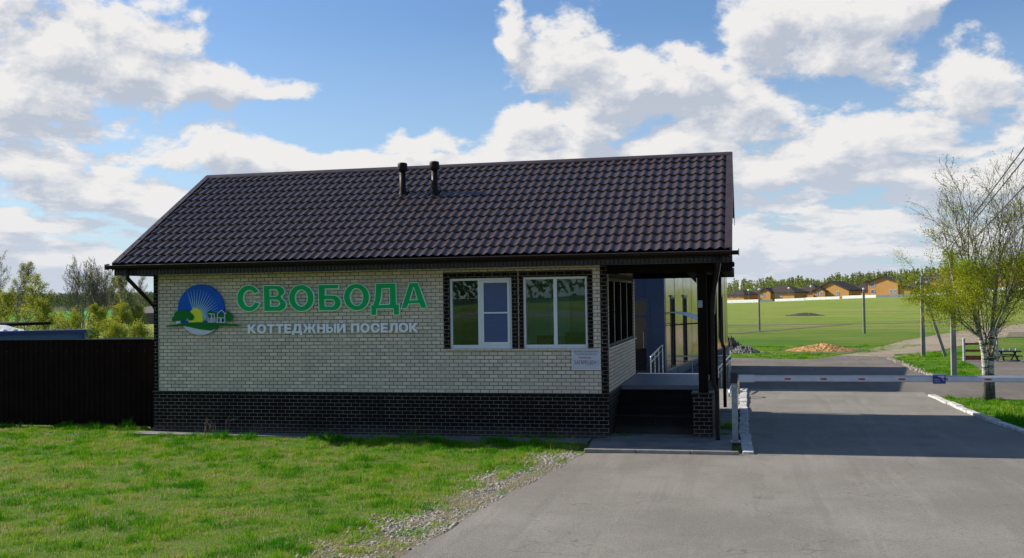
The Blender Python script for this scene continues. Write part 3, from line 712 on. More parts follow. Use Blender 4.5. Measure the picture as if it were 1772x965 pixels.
build('soffit_band', mb, M['rib_metal'], gh)
build('soffit_edge', MB().box(-12.9, -.28, EY+.028, EY+.075, EZ-.232, EZ-.218), M['rib_metal'], gh)
build('soffit', MB().box(-12.88, -.30, EY+.08, Y0-.015, EZ-.215, EZ-.20), M['black_metal'], gh)
build('soffit', MB().box(-12.88, X0-.01, Y0, Y1+.2, EZ-.215, EZ-.20), M['black_metal'], gh)
build('gable_fascia', MB().box(-12.915, -12.885, EY+.04, BY-.02, EZ-.225, EZ-.02), M['brown_metal'], gh)
# porch ceiling, right gable, beams
build('porch_ceiling', MB().box(X1+.02, -.31, Y0, Y1+.25, 3.395, 3.42), M['black_metal'], gh)
mb = MB(); mb.prismX([(EY+.06, 3.42), (BY-.03, 3.42), (BY-.03, BZ-.1), (RY, RZ-.11), (EY+.06, EZ-.1)], -.33, -.30)
build('gable_cladding', mb, M['black_metal'], gh)
mb = MB(); mb.box(X1+.002, -.26, 19.93, 20.09, 3.20, 3.39); mb.box(-.55, -.20, EY+.08, 19.9, 3.30, 3.36); mb.box(X1+.002, -.26, 24.62, 24.78, 3.17, 3.39)
mb.box(-.90, -.74, 20.09, 24.62, 3.22, 3.39); mb.box(-.42, -.24, EY+.09, EY+.19, 3.19, 3.355); mb.box(-.42, -.20, EY+.20, EY+.33, 3.27, 3.315)
mb.box(-.46, -.262, EY+.10, 24.7, 3.20, 3.33)
build('beam', mb, M['black_metal'], gh, bevel=.005)
for y in (20.01, 24.70):
    build('column', MB().box(-.91, -.73, y-.09, y+.09, .905 if y < 21 else .06, 3.21), M['black_metal'], gh, bevel=.008)
    # corner struts
build('column', MB().tube([(-.58, 20.05, .05), (-.58, 20.05, 3.2)], .045, 4, square=True), M['black_metal'], gh)
build('bracket', MB().add([(-1.12, 20.0, 3.2), (-.92, 20.0, 3.2), (-.92, 20.0, 2.98), (-1.12, 20.03, 3.2), (-.92, 20.03, 3.2), (-.92, 20.03, 2.98)], [(0, 2, 1), (3, 4, 5), (0, 1, 4, 3), (1, 2, 5, 4), (2, 0, 3, 5)]), M['brown_metal'], gh)
build('column_box', MB().box(-.90, -.81, 19.89, 19.918, 2.52, 2.66), M['grey_steel'], gh, bevel=.006)
# porch pedestal and cheek wall
mb = MB(); mb.box(-1.02, -.66, 19.78, 20.24, 0, .885); mb.box(-.86, -.66, 20.24, 24.9, 0, .80); build('pedestal', mb, M['brick_dark'], gh, recalc=False)
build('pedestal_cap', MB().box(-1.045, -.635, 19.75, 20.27, .885, .912), M['rib_metal'], gh, bevel=.006)
# porch floor and steps
pf = build('porch_floor', MB().box(X1+.03, -.862, 21.66, 25.02, .80, .895), M['deck'], gh, bevel=.008)
mb = MB(); mb.box(X1+.03, -.862, 21.68, 24.9, 0, .799); build('porch_base', mb, M['tile_dark'], gh, recalc=False)
for i in range(4):
    zt = .895-.179*(i+1); y1 = 21.66-.345*i
    build('step', MB().box(X1+.03, -1.022 if i > 2 else -.862, y1-.345, y1-.002, 0, zt), M['tile_dark'], gh, bevel=.006)
# downpipes
def pipe(pts, r=.042): return MB().tube(pts, r, 10)
build('downpipe', pipe([(-12.53, EY-.07, EZ-.08), (-12.53, EY-.07, 3.28), (-12.44, 19.88, 2.72), (-12.395, 19.92, 2.60), (-12.395, 19.92, .12), (-12.44, 19.86, .05)]), M['brown_metal'], gh, smooth=True)
build('downpipe', pipe([(-.49, EY-.07, EZ-.08), (-.49, EY-.07, 3.28), (-.62, 19.66, 2.66), (-.625, 19.68, 2.5), (-.63, 19.68, 1.12), (-.565, 19.68, .95), (-.565, 19.68, .14), (-.56, 19.56, .07)]), M['brown_metal'], gh, smooth=True)
build('downpipe', pipe([(-.50, BY+.05, 4.0), (-.60, 24.95, 3.3), (-.62, 24.92, 1.75), (-.53, 24.90, 1.5), (-.53, 24.9, .1)]), M['brown_metal'], gh, smooth=True)
build('cable', MB().tube([(-.44, EY+.02, 3.33), (-.47, 19.2, 3.15), (-.53, 19.4, 2.9), (-.56, 19.58, 2.66), (-.575, 19.62, 2.4)], .006, 5), M['cable'], gh)
# roof vents
for x in (-7.4, -6.66):
    y = 21.74; z = EZ+(y-EY)*K
    v = build('roof_vent', MB()._lathe((x, y, z-.06), [(.10, 0), (.10, .06), (.078, .12), (.070, .17), (.070, .60)], 20), M['brown_metal'], gh, smooth=True)
    build('vent_cap', MB()._lathe((x, y, z+.52), [(.07, .0), (.102, .015), (.108, .03), (.108, .16), (.095, .19), (.05, .20)], 20), M['brown_metal'], v, smooth=True)
    build('vent_flange', MB().hexa([(x-.12, y-.15, z-.15*K+.03), (x+.12, y-.15, z-.15*K+.03), (x+.12, y+.15, z+.15*K+.03), (x-.12, y+.15, z+.15*K+.03),
        (x-.10, y-.13, z-.13*K+.05), (x+.10, y-.13, z-.13*K+.05), (x+.10, y+.13, z+.13*K+.05), (x-.10, y+.13, z+.13*K+.05)]), M['brown_metal'], v)
# furniture seen through the panes
dk = thing('office_desk', (-3.7, 21.3, ZP+.02), 'dark desk standing inside behind the right hand window', 'desk')
mb = MB(); mb.box(-4.4, -3.2, 21.0, 21.6, 1.62, 1.66); build('desk_top', mb, M['interior_dark'], dk)
for x in (-4.36, -3.24): build('leg', MB().box(x-.03, x+.03, 21.05, 21.55, ZP+.02, 1.62), M['interior_dark'], dk)
mo = thing('computer_monitor', (-3.5, 21.3, 1.66), 'black monitor with its back turned to the right hand window pane', 'monitor')
build('screen', MB().box(-3.72, -3.28, 21.28, 21.31, 1.72, 2.02), M['black'], mo, bevel=.006); build('stand', MB().box(-3.54, -3.46, 21.3, 21.36, 1.66, 1.8), M['black'], mo)
ch = thing('office_chair', (-4.05, 20.6, ZP+.02), 'black office chair just inside behind the second window', 'chair')
build('backrest', MB().box(-4.22, -3.88, 20.78, 20.83, 1.5, 1.98), M['black'], ch, bevel=.02); build('seat', MB().box(-4.25, -3.83, 20.4, 20.8, 1.38, 1.45), M['black'], ch, bevel=.02)
build('stem', MB().tube([(-4.05, 20.6, ZP+.02), (-4.05, 20.6, 1.38)], .03, 8), M['black'], ch)

# ------------------------------------------------------------------ lettering
def glyph_mesh(ch, offset=.0, extrude=.5):
    cu = bpy.data.curves.new('glyph', 'FONT'); cu.body = ch; cu.extrude = extrude; cu.offset = offset; cu.resolution_u = 6
    ob = bpy.data.objects.new('glyph', cu); COL.objects.link(ob)
    bpy.context.view_layer.update()
    me = bpy.data.meshes.new_from_object(ob.evaluated_get(bpy.context.evaluated_depsgraph_get()))
    bpy.data.objects.remove(ob); bpy.data.curves.remove(cu)
    co = np.empty(len(me.vertices)*3, dtype=np.float32); me.vertices.foreach_get('co', co); co = co.reshape(-1, 3)
    return me, co
def place_glyph(name, ch, x0, x1, z0, z1, y0, y1, mat, parent, offset=0., grow=0.):
    me, co = glyph_mesh(ch, offset)
    mnv, mxv = co.min(0), co.max(0)
    x0 -= grow; x1 += grow; z0 -= grow; z1 += grow
    X = x0+(co[:, 0]-mnv[0])/(mxv[0]-mnv[0])*(x1-x0); Z = z0+(co[:, 1]-mnv[1])/(mxv[1]-mnv[1])*(z1-z0)
    Y = np.where(co[:, 2] > (mnv[2]+mxv[2])/2, y0, y1)
    off = wpos(parent)
    out = np.stack([X-off.x, Y-off.y, Z-off.z], 1).astype(np.float32)
    me.vertices.foreach_set('co', out.ravel()); me.materials.clear(); me.materials.append(mat); me.update()
    o = bpy.data.objects.new(name, me); COL.objects.link(o); o.parent = parent
    return o
# big green word: extents measured along the wall (metres)
big = thing('lettering_sign', (-8.3, Y0-.06, 2.8), 'large green word СВОБОДА in raised letters with pale edge on the cream brick', 'sign')
def arc(cx, cy, rx, ry, a0, a1, n=14): return [(cx+rx*math.cos(R(a0+(a1-a0)*i/n)), cy-ry*math.sin(R(a0+(a1-a0)*i/n))) for i in range(n+1)]
BL = [   # outlines drawn on a grid, y down; first loop outer, the others counters
 [arc(165, 177, 103, 115, 26, 342, 40)+arc(170, 177, 48, 65, 336, 33, 30)],
 [[(287, 65), (400, 65)]+arc(405, 118, 68, 53, 85, -55, 12)+arc(415, 229, 70, 61, 60, -90, 14)+[(290, 290)], [(347, 105), (385, 105)]+arc(385, 131, 26, 26, 80, -80, 8)+[(385, 157), (348, 157)], [(350, 194), (395, 194)]+arc(395, 217, 29, 23, 80, -80, 8)+[(395, 240), (350, 240)]],
 [arc(612, 174, 109.5, 117, 0, 354, 48), arc(611, 174, 49, 66, 0, 354, 36)],
 [[(752, 57), (933, 56), (929, 98), (817, 100), (817, 145), (875, 146)]+arc(878, 215, 73, 70, 85, -85, 16)+[(875, 285), (757, 285)], [(812, 191), (864, 191)]+arc(864, 215, 27, 24, 80, -80, 8)+[(864, 240), (815, 240)]],
 [arc(1080, 166, 112, 118, 0, 354, 48), arc(1080, 166, 51, 69, 0, 354, 36)],
 [[(1240, 47), (1418, 44), (1420, 222), (1447, 222), (1443, 322), (1390, 322), (1388, 266), (1253, 270), (1250, 325), (1199, 325), (1197, 230), (1216, 228), (1230, 190), (1237, 130)], [(1300, 96), (1358, 95), (1358, 224), (1277, 227), (1291, 185), (1297, 140)]],
 [[(1527, 42), (1605, 40), (1682, 262), (1625, 265), (1608, 225), (1523, 228), (1510, 265), (1452, 270)], [(1565, 92), (1593, 184), (1536, 188)]]]
def area(p): return sum(a[0]*b_[1]-b_[0]*a[1] for a, b_ in zip(p, p[1:]+p[:1]))/2
def inset(p, d):
    """move a closed loop inwards by d (outwards for d < 0)"""
    sg = 1 if area(p) > 0 else -1; n = len(p); out = []
    for i in range(n):
        a, b_, c = Vector(p[i-1]), Vector(p[i]), Vector(p[(i+1) % n]); e0 = (b_-a).normalized(); e1 = (c-b_).normalized()
        n0 = Vector((-e0.y, e0.x))*sg; n1 = Vector((-e1.y, e1.x))*sg; m_ = (n0+n1); m_ = m_/max(.35, m_.length_squared)*2
        out.append(tuple(b_+m_*d))
    return out
def loops_mesh(name, loops, mp, y0, y1, mat, parent):
    """filled outline with counters, extruded between y0 and y1"""
    cu = bpy.data.curves.new(name, 'CURVE'); cu.dimensions = '2D'; cu.fill_mode = 'BOTH'; cu.extrude = .5
    for lp in loops:
        sp = cu.splines.new('POLY'); sp.points.add(len(lp)-1); sp.use_cyclic_u = True
        for i, q in enumerate(lp): sp.points[i].co = (q[0], -q[1], 0, 1)
    ob_ = bpy.data.objects.new(name, cu); COL.objects.link(ob_); bpy.context.view_layer.update()
    me = bpy.data.meshes.new_from_object(ob_.evaluated_get(bpy.context.evaluated_depsgraph_get())); bpy.data.objects.remove(ob_); bpy.data.curves.remove(cu)
    off = wpos(parent)
    for v in me.vertices:
        x, z = mp(v.co.x, -v.co.y); v.co = (x-off.x, (y0 if v.co.z > 0 else y1)-off.y, z-off.z)
    me.materials.clear(); me.materials.append(mat); me.update()
    o = bpy.data.objects.new(name, me); COL.objects.link(o); o.parent = parent; return o
def wx(px):    # photo column on the wall plane -> x
    v = F2+R3*((px-886)/1780)+U3*((482.5-540)/1780); return v.x/v.y*Y0
def wz(px, py):
    v = F2+R3*((px-886)/1780)+U3*((482.5-py)/1780); return EYE+v.z/v.y*Y0
mp_big = lambda u, v: (wx(400+u/4.92), wz(400+u/4.92, 480+v/4.92))
for lps in BL:
    lt = loops_mesh('letter', lps, mp_big, Y0-.070, Y0-.012, M['pale_green'], big)
    loops_mesh('letter_face', [inset(lps[0], 6.5)]+[inset(l, -6.5) for l in lps[1:]], mp_big, Y0-.077, Y0-.071, M['green_paint'], lt)
for z in (2.72, 2.98):
    build('mounting_rail', MB().box(-10.45, -6.15, Y0-.011, Y0-.002, z-.012, z+.012), M['white_sill'], big)
sub = thing('lettering_sign', (-8.3, Y0-.05, 2.2), 'smaller white words КОТТЕДЖНЫЙ ПОСЕЛОК in raised letters under the green word', 'sign')
word = 'КОТТЕДЖНЫЙ ПОСЕЛОК'
cx_ = []                                      # left edges by real glyph widths
adv = []
for ch_ in word:
    if ch_ == ' ': adv.append(None); continue
    me, co = glyph_mesh(ch_, .05); adv.append((co[:, 0].min(), co[:, 0].max(), co[:, 1].min(), co[:, 1].max())); bpy.data.meshes.remove(me)
gap = .075; tot = sum((.30 if a is None else a[1]-a[0]) for a in adv)+gap*(len(adv)-1)
sx = (-6.42+10.14)/tot; x = -10.14; capref = [a for a in adv if a][0]; szc = .190/(capref[3]-capref[2])
for ch_, a in zip(word, adv):
    if a is None: x += (.30+gap)*sx; continue
    w = (a[1]-a[0])*sx
    if ch_ in 'ЖЙЫ':
        zc = .190; lp = [[(0, 0), (.27, 0), (.50, .36), (.62, .36), (.62, 0), (.88, 0), (.88, .36), (1., .36), (1.23, 0), (1.5, 0), (1.2, .48), (1.5, 1), (1.22, 1), (1., .6), (.88, .6), (.88, 1), (.62, 1), (.62, .6), (.5, .6), (.28, 1), (0, 1), (.3, .48)]] if ch_ == 'Ж' else \
            [[(0, 0), (.25, 0), (.25, .62), (.62, 0), (.87, 0), (.87, 1), (.62, 1), (.62, .38), (.25, 1), (0, 1)], [(.2, -.26), (.33, -.26), (.38, -.17), (.49, -.17), (.54, -.26), (.67, -.26), (.60, -.10), (.48, -.06), (.39, -.06), (.27, -.10)]]
        if ch_ == 'Ы': lp = [[(0, 0), (.26, 0), (.26, .36), (.50, .36)]+arc(.52, .68, .30, .32, 85, -85, 10)+[(.50, 1), (0, 1)], [(.26, .56), (.48, .56)]+arc(.48, .68, .09, .12, 80, -80, 6)+[(.48, .80), (.26, .80)], [(.93, 0), (1.19, 0), (1.19, 1), (.93, 1)]]
        ww = {'Ж': 1.5, 'Й': .87, 'Ы': 1.19}[ch_]
        loops_mesh('letter', lp, lambda u, v, x=x, w=w, ww=ww: (x+u/ww*w, 2.10+(1-v)*zc), Y0-.050, Y0-.006, M['letter_white'], sub); x += w+gap*sx; continue
    zb = 2.10+(a[2]-capref[2])*szc*.9; zt_ = 2.10+(a[3]-capref[2])*szc
    place_glyph('letter', ch_, x, x+w, zb, zt_, Y0-.050, Y0-.006, M['letter_white'], sub, offset=.012 if ch_ in 'ЖЙ' else .05); x += w+gap*sx

# emblem
em = thing('emblem_sign', (-11.21, Y0-.05, 2.6), 'round blue emblem with yellow sun, rays, green hill and white houses left of the lettering', 'sign')
def ec(u, v): return (-11.21+(u-565)*.00166, 2.605-(v-457)*.00151)
def poly(pts, y0, y1): return MB().prismY([ec(*p) for p in pts], y0, y1)
yb = Y0-.06
circ = [(-11.21+.535*math.cos(2*math.pi*i/72), 2.605+.535*math.sin(2*math.pi*i/72)) for i in range(72)]
build('disc', MB().prismY(circ, yb, Y0-.004), M['sign_blue'], em)
sc_ = (497, 580); mb = MB()
for i in range(30):
    a = R(-8+i*196/29); r0, r1 = 108, min(430, 260+150*math.sin(max(0, a))**.7 if 0 < a < math.pi else 235)
    if i >= 27 or i < 3: r1 = 190 if i < 3 else 150
    px_ = lambda r, w: (sc_[0]+r*math.cos(a)-w*math.sin(a), sc_[1]-r*math.sin(a)-w*math.cos(a))
    pts = [px_(r0, -7), px_(r1, -.8), px_(r1, .8), px_(r0, 7)]
    # keep inside the disc
    pts = [p for p in pts]
    if all(math.hypot((p[0]-565)*.00166, (p[1]-457)*.00151) < .53 for p in pts): mb.prismY([ec(*p) for p in pts], yb-.004, yb)
build('sun_ray', mb, M['sign_ray'], em)
build('sun', poly([(sc_[0]+100*math.cos(t)*1.0, sc_[1]-150*math.sin(t)) for t in [R(i*180/24) for i in range(25)]]+[(397, 635), (597, 632)][:0]+[(397, 632), (597, 632)], yb-.009, yb-.001), M['sign_sun'], em)
low = [(565+322*math.cos(R(a)), 457+352*math.sin(R(a))) for a in range(38, 143, 4)]
build('white_base', poly(low, yb-.007, yb-.0005), M['sign_white'], em)
build('hill', poly([(55, 685), (130, 668), (210, 655), (330, 640), (500, 628), (660, 630), (850, 640), (980, 655), (1150, 680), (1050, 692), (900, 684), (830, 684), (780, 722), (705, 746), (560, 728), (430, 700), (340, 680), (250, 686), (120, 690)], yb-.020, yb-.008), M['sign_green'], em)
def cloudy(cs): 
    mb = MB()
    for k, (u, v, r) in enumerate(cs): mb.prismY([ec(u+r*math.cos(2*math.pi*i/24), v+r*math.sin(2*math.pi*i/24)) for i in range(24)], yb-.016-.0011*k, yb-.002)
    return mb
build('tree_shape', cloudy([(265, 535, 70), (340, 510, 62), (395, 530, 50), (300, 560, 60), (205, 580, 42), (430, 558, 46)]), M['sign_green'], em)
build('tree_shape', cloudy([(930, 530, 52), (960, 575, 52), (885, 550, 48), (825, 560, 45), (710, 515, 46), (760, 540, 50)]), M['sign_green'], em)
build('white_edge', poly([(145, 575), (235, 465), (250, 480), (195, 545), (165, 600)], yb-.006, yb-.001), M['sign_white'], em)
mb = MB()
def bar(u0, v0, u1, v1, w=11, k=0):
    d = Vector((u1-u0, v1-v0)).normalized(); n = Vector((-d.y, d.x))*w/2
    mb.prismY([ec(u0+n.x, v0+n.y), ec(u1+n.x, v1+n.y), ec(u1-n.x, v1-n.y), ec(u0-n.x, v0-n.y)], yb-.030-.0007*k, yb-.028)
for k, a in enumerate([(805, 510, 865, 465), (865, 465, 915, 512), (808, 510, 808, 635), (908, 505, 908, 640), (808, 570, 908, 572), (915, 512, 935, 508), (787, 565, 787, 632), (785, 632, 912, 638), (860, 575, 860, 632), (845, 575, 845, 632),
          (725, 515, 725, 632), (765, 515, 765, 632), (685, 512, 768, 516), (725, 572, 765, 574), (680, 570, 680, 625), (708, 570, 708, 628), (680, 626, 765, 630), (745, 575, 745, 625)]):
    bar(*a, k=k)
    if k == 9: build('house_shape', mb, M['sign_white'], em); mb = MB()
build('house_shape', mb, M['sign_white'], em)
build('house_shape', MB().prismY([ec(225, 612), ec(285, 606), ec(290, 640), ec(222, 650)], yb-.0285, yb-.010), M['sign_white'], em)
# small notice
nt = thing('notice_plate', (-3.03, Y0-.02, 1.54), 'small white notice with dark red ЗАПРЕЩЕН ! below the right hand window', 'notice')
build('plate', MB().box(-3.31, -2.76, Y0-.022, Y0-.004, 1.35, 1.735), M['notice_white'], nt, bevel=.004)
mb = MB(); frame_rect(mb, -3.315, -2.757, 1.345, 1.74, Y0-.027, Y0-.022, .012); build('frame', mb, M['white_pvc'], nt)
def text_line(txt, xc, z, width, cap, y, mat, parent, offset=.0, name='lettering'):
    me, co = glyph_mesh(txt, offset); a, b_ = co.min(0), co.max(0)
    ref, rc = glyph_mesh('Н', offset); capz = rc[:, 1].max()-rc[:, 1].min(); z_0 = rc[:, 1].min(); bpy.data.meshes.remove(ref)
    X = xc-width/2+(co[:, 0]-a[0])/(b_[0]-a[0])*width; Z = z+(co[:, 1]-z_0)/capz*cap; Y = np.where(co[:, 2] > 0, y-.0025, y)
    off = wpos(parent); me.vertices.foreach_set('co', np.stack([X-off.x, Y-off.y, Z-off.z], 1).astype(np.float32).ravel())
    me.materials.clear(); me.materials.append(mat); me.update()
    o = bpy.data.objects.new(name, me); COL.objects.link(o); o.parent = parent; return o
text_line('ЧАСТНАЯ СОБСТВЕННОСТЬ', -3.035, 1.685, .50, .026, Y0-.022, M['notice_blue'], nt, .0)
text_line('ОХРАНЯЕМАЯ ЗАКОНОМ', -3.035, 1.638, .44, .026, Y0-.022, M['notice_blue'], nt, .0)
text_line('проход', -3.06, 1.565, .24, .045, Y0-.022, M['notice_red'], nt, .0)
text_line('ЗАПРЕЩЕН !', -3.035, 1.455, .48, .074, Y0-.022, M['notice_red'], nt, .0)

# ------------------------------------------------------------------ boom barrier
br = thing('boom_barrier', (-.24, 19.4, 0), 'closed pale boom barrier on a grey steel post across the driveway', 'barrier')
build('post', MB().box(-.295, -.185, 19.35, 19.45, .05, 1.15), M['grey_steel'], br, bevel=.008)
build('foot_plate', MB().box(-.33, -.15, 19.31, 19.49, .045, .065), M['grey_steel'], br)
build('fork', MB().box(-.30, -.18, 19.22, 19.44, 1.14, 1.335), M['black'], br, bevel=.012)
build('bolt', MB().tube([(-.24, 19.352, 1.08), (-.24, 19.335, 1.08)], .028, 12), M['cable'], br)
AY = 19.28
def rbox(mb, x0, x1, y, z, hy, hz_, r=.02):
    pts = []
    for cx0, cz0, a0 in ((1, 1, 0), (-1, 1, 90), (-1, -1, 180), (1, -1, 270)):
        for k in range(4): t = R(a0+k*30); pts.append((y+cx0*(hy-r)+r*math.cos(t), z+cz0*(hz_-r)+r*math.sin(t)))
    return mb.prismX(pts, x0, x1)
arm = build('arm', rbox(MB(), -.10, 8.6, AY, 1.222, .03, .050), M['arm_white'], br)
build('sleeve', rbox(MB(), -.16, .12, AY, 1.225, .042, .068), M['arm_white'], br)
build('edge_strip', rbox(MB(), -.09, 8.6, AY, 1.280, .012, .008, .004), M['cable'], br)
for x in (.71, 1.335, 1.985, 2.655, 3.36, 4.07, 4.8, 5.5, 6.2):
    build('reflector', MB().box(x-.045, x+.05, AY-.0345, AY-.0295, 1.207, 1.238), M['red_mark'], arm)
    build('reflector', MB().box(x-.062, x-.052, AY-.0345, AY-.0295, 1.207, 1.238), M['red_mark'], arm)
build('cabinet', MB().box(8.3, 8.7, 19.1, 19.45, 0, 1.12), M['arm_white'], br, bevel=.02)
cs = thing('camera_warning_sign', (3.27, AY-.04, 1.24), 'small navy sign with white camera symbol fixed on the barrier arm', 'sign')
build('plate', MB().box(3.165, 3.375, AY-.044, AY-.036, 1.145, 1.325), M['navy'], cs, bevel=.003)
build('top_band', MB().box(3.165, 3.375, AY-.047, AY-.0445, 1.295, 1.327), M['arm_white'], cs)
mb = MB(); y = AY-.0445
mb.prismY([(3.25, 1.285), (3.355, 1.285), (3.36, 1.262), (3.335, 1.245), (3.285, 1.262), (3.245, 1.27)], y-.003, y)
mb.prismY([(3.305, 1.255), (3.32, 1.25), (3.355, 1.205), (3.345, 1.197)], y-.0035, y-.0005)
build('camera_symbol', mb, M['arm_white'], cs)
text_line('ВЕДЕТСЯ', 3.228, 1.208, .085, .018, y, M['arm_white'], cs, .02); text_line('НАБЛЮДЕНИЕ', 3.235, 1.175, .10, .015, y, M['arm_white'], cs, .02)

# ------------------------------------------------------------------ brown fence on the left
fe = thing('sheet_fence', (-13, 20.4, 0), 'tall dark brown profiled sheet fence left of the guard house', 'fence')
mb = MB(); prof = []; x = -24.
while x < -12.80:
    prof += [(x, 20.40), (x+.07, 20.40), (x+.085, 20.382), (x+.115, 20.382), (x+.13, 20.40)]; x += .13
n = len(prof); mb.add([(a, b_, .04) for a, b_ in prof]+[(a, b_, 1.955) for a, b_ in prof]+[(a, b_+.01, .04) for a, b_ in prof]+[(a, b_+.01, 1.955) for a, b_ in prof],
    [(i, i+1, n+i+1, n+i) for i in range(n-1)]+[(2*n+i, 3*n+i, 3*n+i+1, 2*n+i+1) for i in range(n-1)]+[(n+i, n+i+1, 3*n+i+1, 3*n+i) for i in range(n-1)])
build('sheet', mb, M['fence_brown'], fe, recalc=False)
build('top_trim', MB().box(-24, -12.80, 20.375, 20.415, 1.95, 1.968), M['fence_brown'], fe)
for x in [-12.84, -15.3, -17.8, -20.3, -22.8]: build('post', MB().box(x-.03, x+.03, 20.413, 20.47, 0, 1.95), M['fence_brown'], fe)
for z in (.4, 1.7): build('rail', MB().box(-24, -12.8, 20.413, 20.44, z-.02, z+.02), M['fence_brown'], fe)
mb = MB()
for k, x in enumerate(np.arange(-23.9, -12.9, .39)): mb.tube([(x, 20.383, 1.705), (x, 20.377, 1.705)], .011, 8)
build('screws', mb, M['rib_metal'], fe)
gp_ = thing('gate_post', (-12.66, 20.5, 0), 'thin pale steel post in the gap between brown fence and wall corner', 'post')
build('shaft', MB().tube([(-12.70, 20.62, 0), (-12.70, 20.62, 1.9)], .025, 4, square=True), M['grey_steel'], gp_); build('foot', MB().box(-12.74, -12.64, 20.56, 20.68, 0, .10), M['kerb'], gp_)

# blue sheds behind the fence
sh = thing('blue_shed', (-24, 28, 0), 'slate blue shed with ribbed pale roof edge behind the brown fence', 'shed')
SC = (-20.58, 29.0); SR = .58
def rbuild(name, mb, mat, parent, c=SC, **k): mb.rot(SR, c); return build(name, mb, M[mat], parent, **k)
rbuild('wall', MB().box(-30, -20.6, 29.0, 31.5, 0, 1.88), 'shed_blue', sh)
mb = MB(); x = -30.; prof = []
while x < -20.55: prof += [(x, 1.97), (x+.17, 1.97), (x+.20, 2.01), (x+.27, 2.01), (x+.30, 1.97)]; x += .30
n = len(prof)
mb.add([(a, 28.9, b_) for a, b_ in prof]+[(a, 31.6, b_-.30) for a, b_ in prof]+[(a, 28.9, 1.955) for a, b_ in prof], [(i, i+1, n+i+1, n+i) for i in range(n-1)]+[(2*n+i, 2*n+i+1, i+1, i) for i in range(n-1)])
rbuild('roof', mb, 'shed_roof', sh, recalc=False); rbuild('fascia', MB().box(-30, -20.55, 28.93, 28.97, 1.85, 1.955), 'navy', sh)
rbuild('corner_post', MB().box(-20.66, -20.58, 28.92, 29.0, 0, 1.9), 'navy', sh)
sh2 = thing('low_shed', (-16.2, 24, 0), 'low blue grey lean-to roof just above the brown fence near the wall', 'shed')
C2 = (-15.3, 24.0)
rbuild('wall', MB().box(-17.7, -15.5, 24.1, 25.2, 0, 1.58), 'shed_blue', sh2, C2)
rbuild('roof', MB().hexa([(-18.1, 23.95, 1.78), (-15.3, 23.95, 1.80), (-15.3, 25.4, 1.60), (-18.1, 25.4, 1.60), (-18.1, 23.95, 1.86), (-15.3, 23.95, 1.895), (-15.3, 25.4, 1.70), (-18.1, 25.4, 1.66)]), 'fence_slate', sh2, C2)
dr = thing('dark_canopy', (-28.5, 34, 0), 'dark flat canopy roof behind the blue shed', 'canopy')
build('roof', MB().box(-31, -27.1, 33.6, 36, 1.98, 2.09), M['black_metal'], dr)
for x in (-30.8, -27.3): build('post', MB().box(x-.05, x+.05, 33.7, 33.8, 0, 1.98), M['black_metal'], dr)
tp = thing('white_tarpaulin', (-26.6, 31, 0), 'crumpled white tarpaulin over a pile behind the blue shed', 'tarpaulin')
mb = MB(); NX, NY = 16, 8; vs = []; 
for j in range(NY+1):
    for i in range(NX+1):
        u, v = i/NX, j/NY; x = -29+u*4.2; y = 32.4+v*1.0
        z = max(0.0, 2.17-.42*u**1.5-.5*abs(v-.5)+.08*mn.noise(Vector((x*2, y*3, 0))))
        if i in (0, NX) or j in (0, NY): z = 0
        vs.append((x, y, z))
mb.add(vs, [(j*(NX+1)+i, j*(NX+1)+i+1, (j+1)*(NX+1)+i+1, (j+1)*(NX+1)+i) for j in range(NY) for i in range(NX)]); build('sheet', mb, M['tarp'], tp, smooth=True)

# ------------------------------------------------------------------ blue and bronze building behind the porch
A = Vector((-2.38, 31.0)); B = Vector((-.72, 41.0)); HT = 4.27
fd = (B-A).normalized(); fn = Vector((fd.y, -fd.x)); Lf = (B-A).length
def fp(s_, off=0.): q = A+fd*s_+fn*off; return (q.x, q.y)
ob = thing('office_building', (A.x, A.y, 0), 'blue fronted office building with glossy bronze side cladding behind the porch', 'building')
bk = Vector((-9.5, 31.0)); bk2 = bk+fd*Lf
build('wall', MB().prismZ([(-9.5, 31.0), (A.x-.02, 31.0), (fp(Lf, -.12)), (bk2.x, bk2.y)], 0, HT), M['blue_clad'], ob)
# blue corner panel runs a little proud
build('corner_panel', MB().prismZ([(A.x-.55, 30.93), (A.x, 30.93), fp(.12, .0), (A.x-.55, 31.0)], 0, HT), M['blue_clad'], ob)
zb0, zb1 = .52, .80
# cladding with window slots
def fpan(mb, s0, s1, z0a, z0b, z1, o0=-.10, o1=0.):
    a0, a1, b0, b1 = fp(s0, o0), fp(s1, o0), fp(s0, o1), fp(s1, o1)
    mb.hexa([(*a0, z0a), (*a1, z0b), (*b1, z0b), (*b0, z0a), (*a0, z1), (*a1, z1), (*b1, z1), (*b0, z1)])
zbl = lambda s_: zb0+(zb1-zb0)*s_/Lf
wins = [(.75, 1.30, 0), (2.45, 2.95, 0), (7.35, 7.75, 1), (8.75, 9.15, 1)]
mb = MB(); s_ = .13
for (a, b_, k) in wins:
    fpan(mb, s_, a, zbl(s_), zbl(a), HT-.05); fpan(mb, a, b_, 2.72, 2.72, HT-.05, -.1, -.002)
    s_ = b_
fpan(mb, s_, Lf, zbl(s_), zb1, HT-.05); build('cladding', mb, M['gold_clad'], ob)
mb = MB()
for s_ in np.arange(.13, Lf, 1.19): fpan(mb, s_-.006, s_+.006, zbl(s_), zbl(s_), HT-.05, 0.001, .004)
build('panel_joint', mb, M['rib_metal'], ob)
build('parapet', MB().prismZ([fp(.0, .03), fp(Lf+.03, .03), fp(Lf+.03, -.16), fp(0, -.16)], HT-.05, HT+.03), M['rib_metal'], ob)
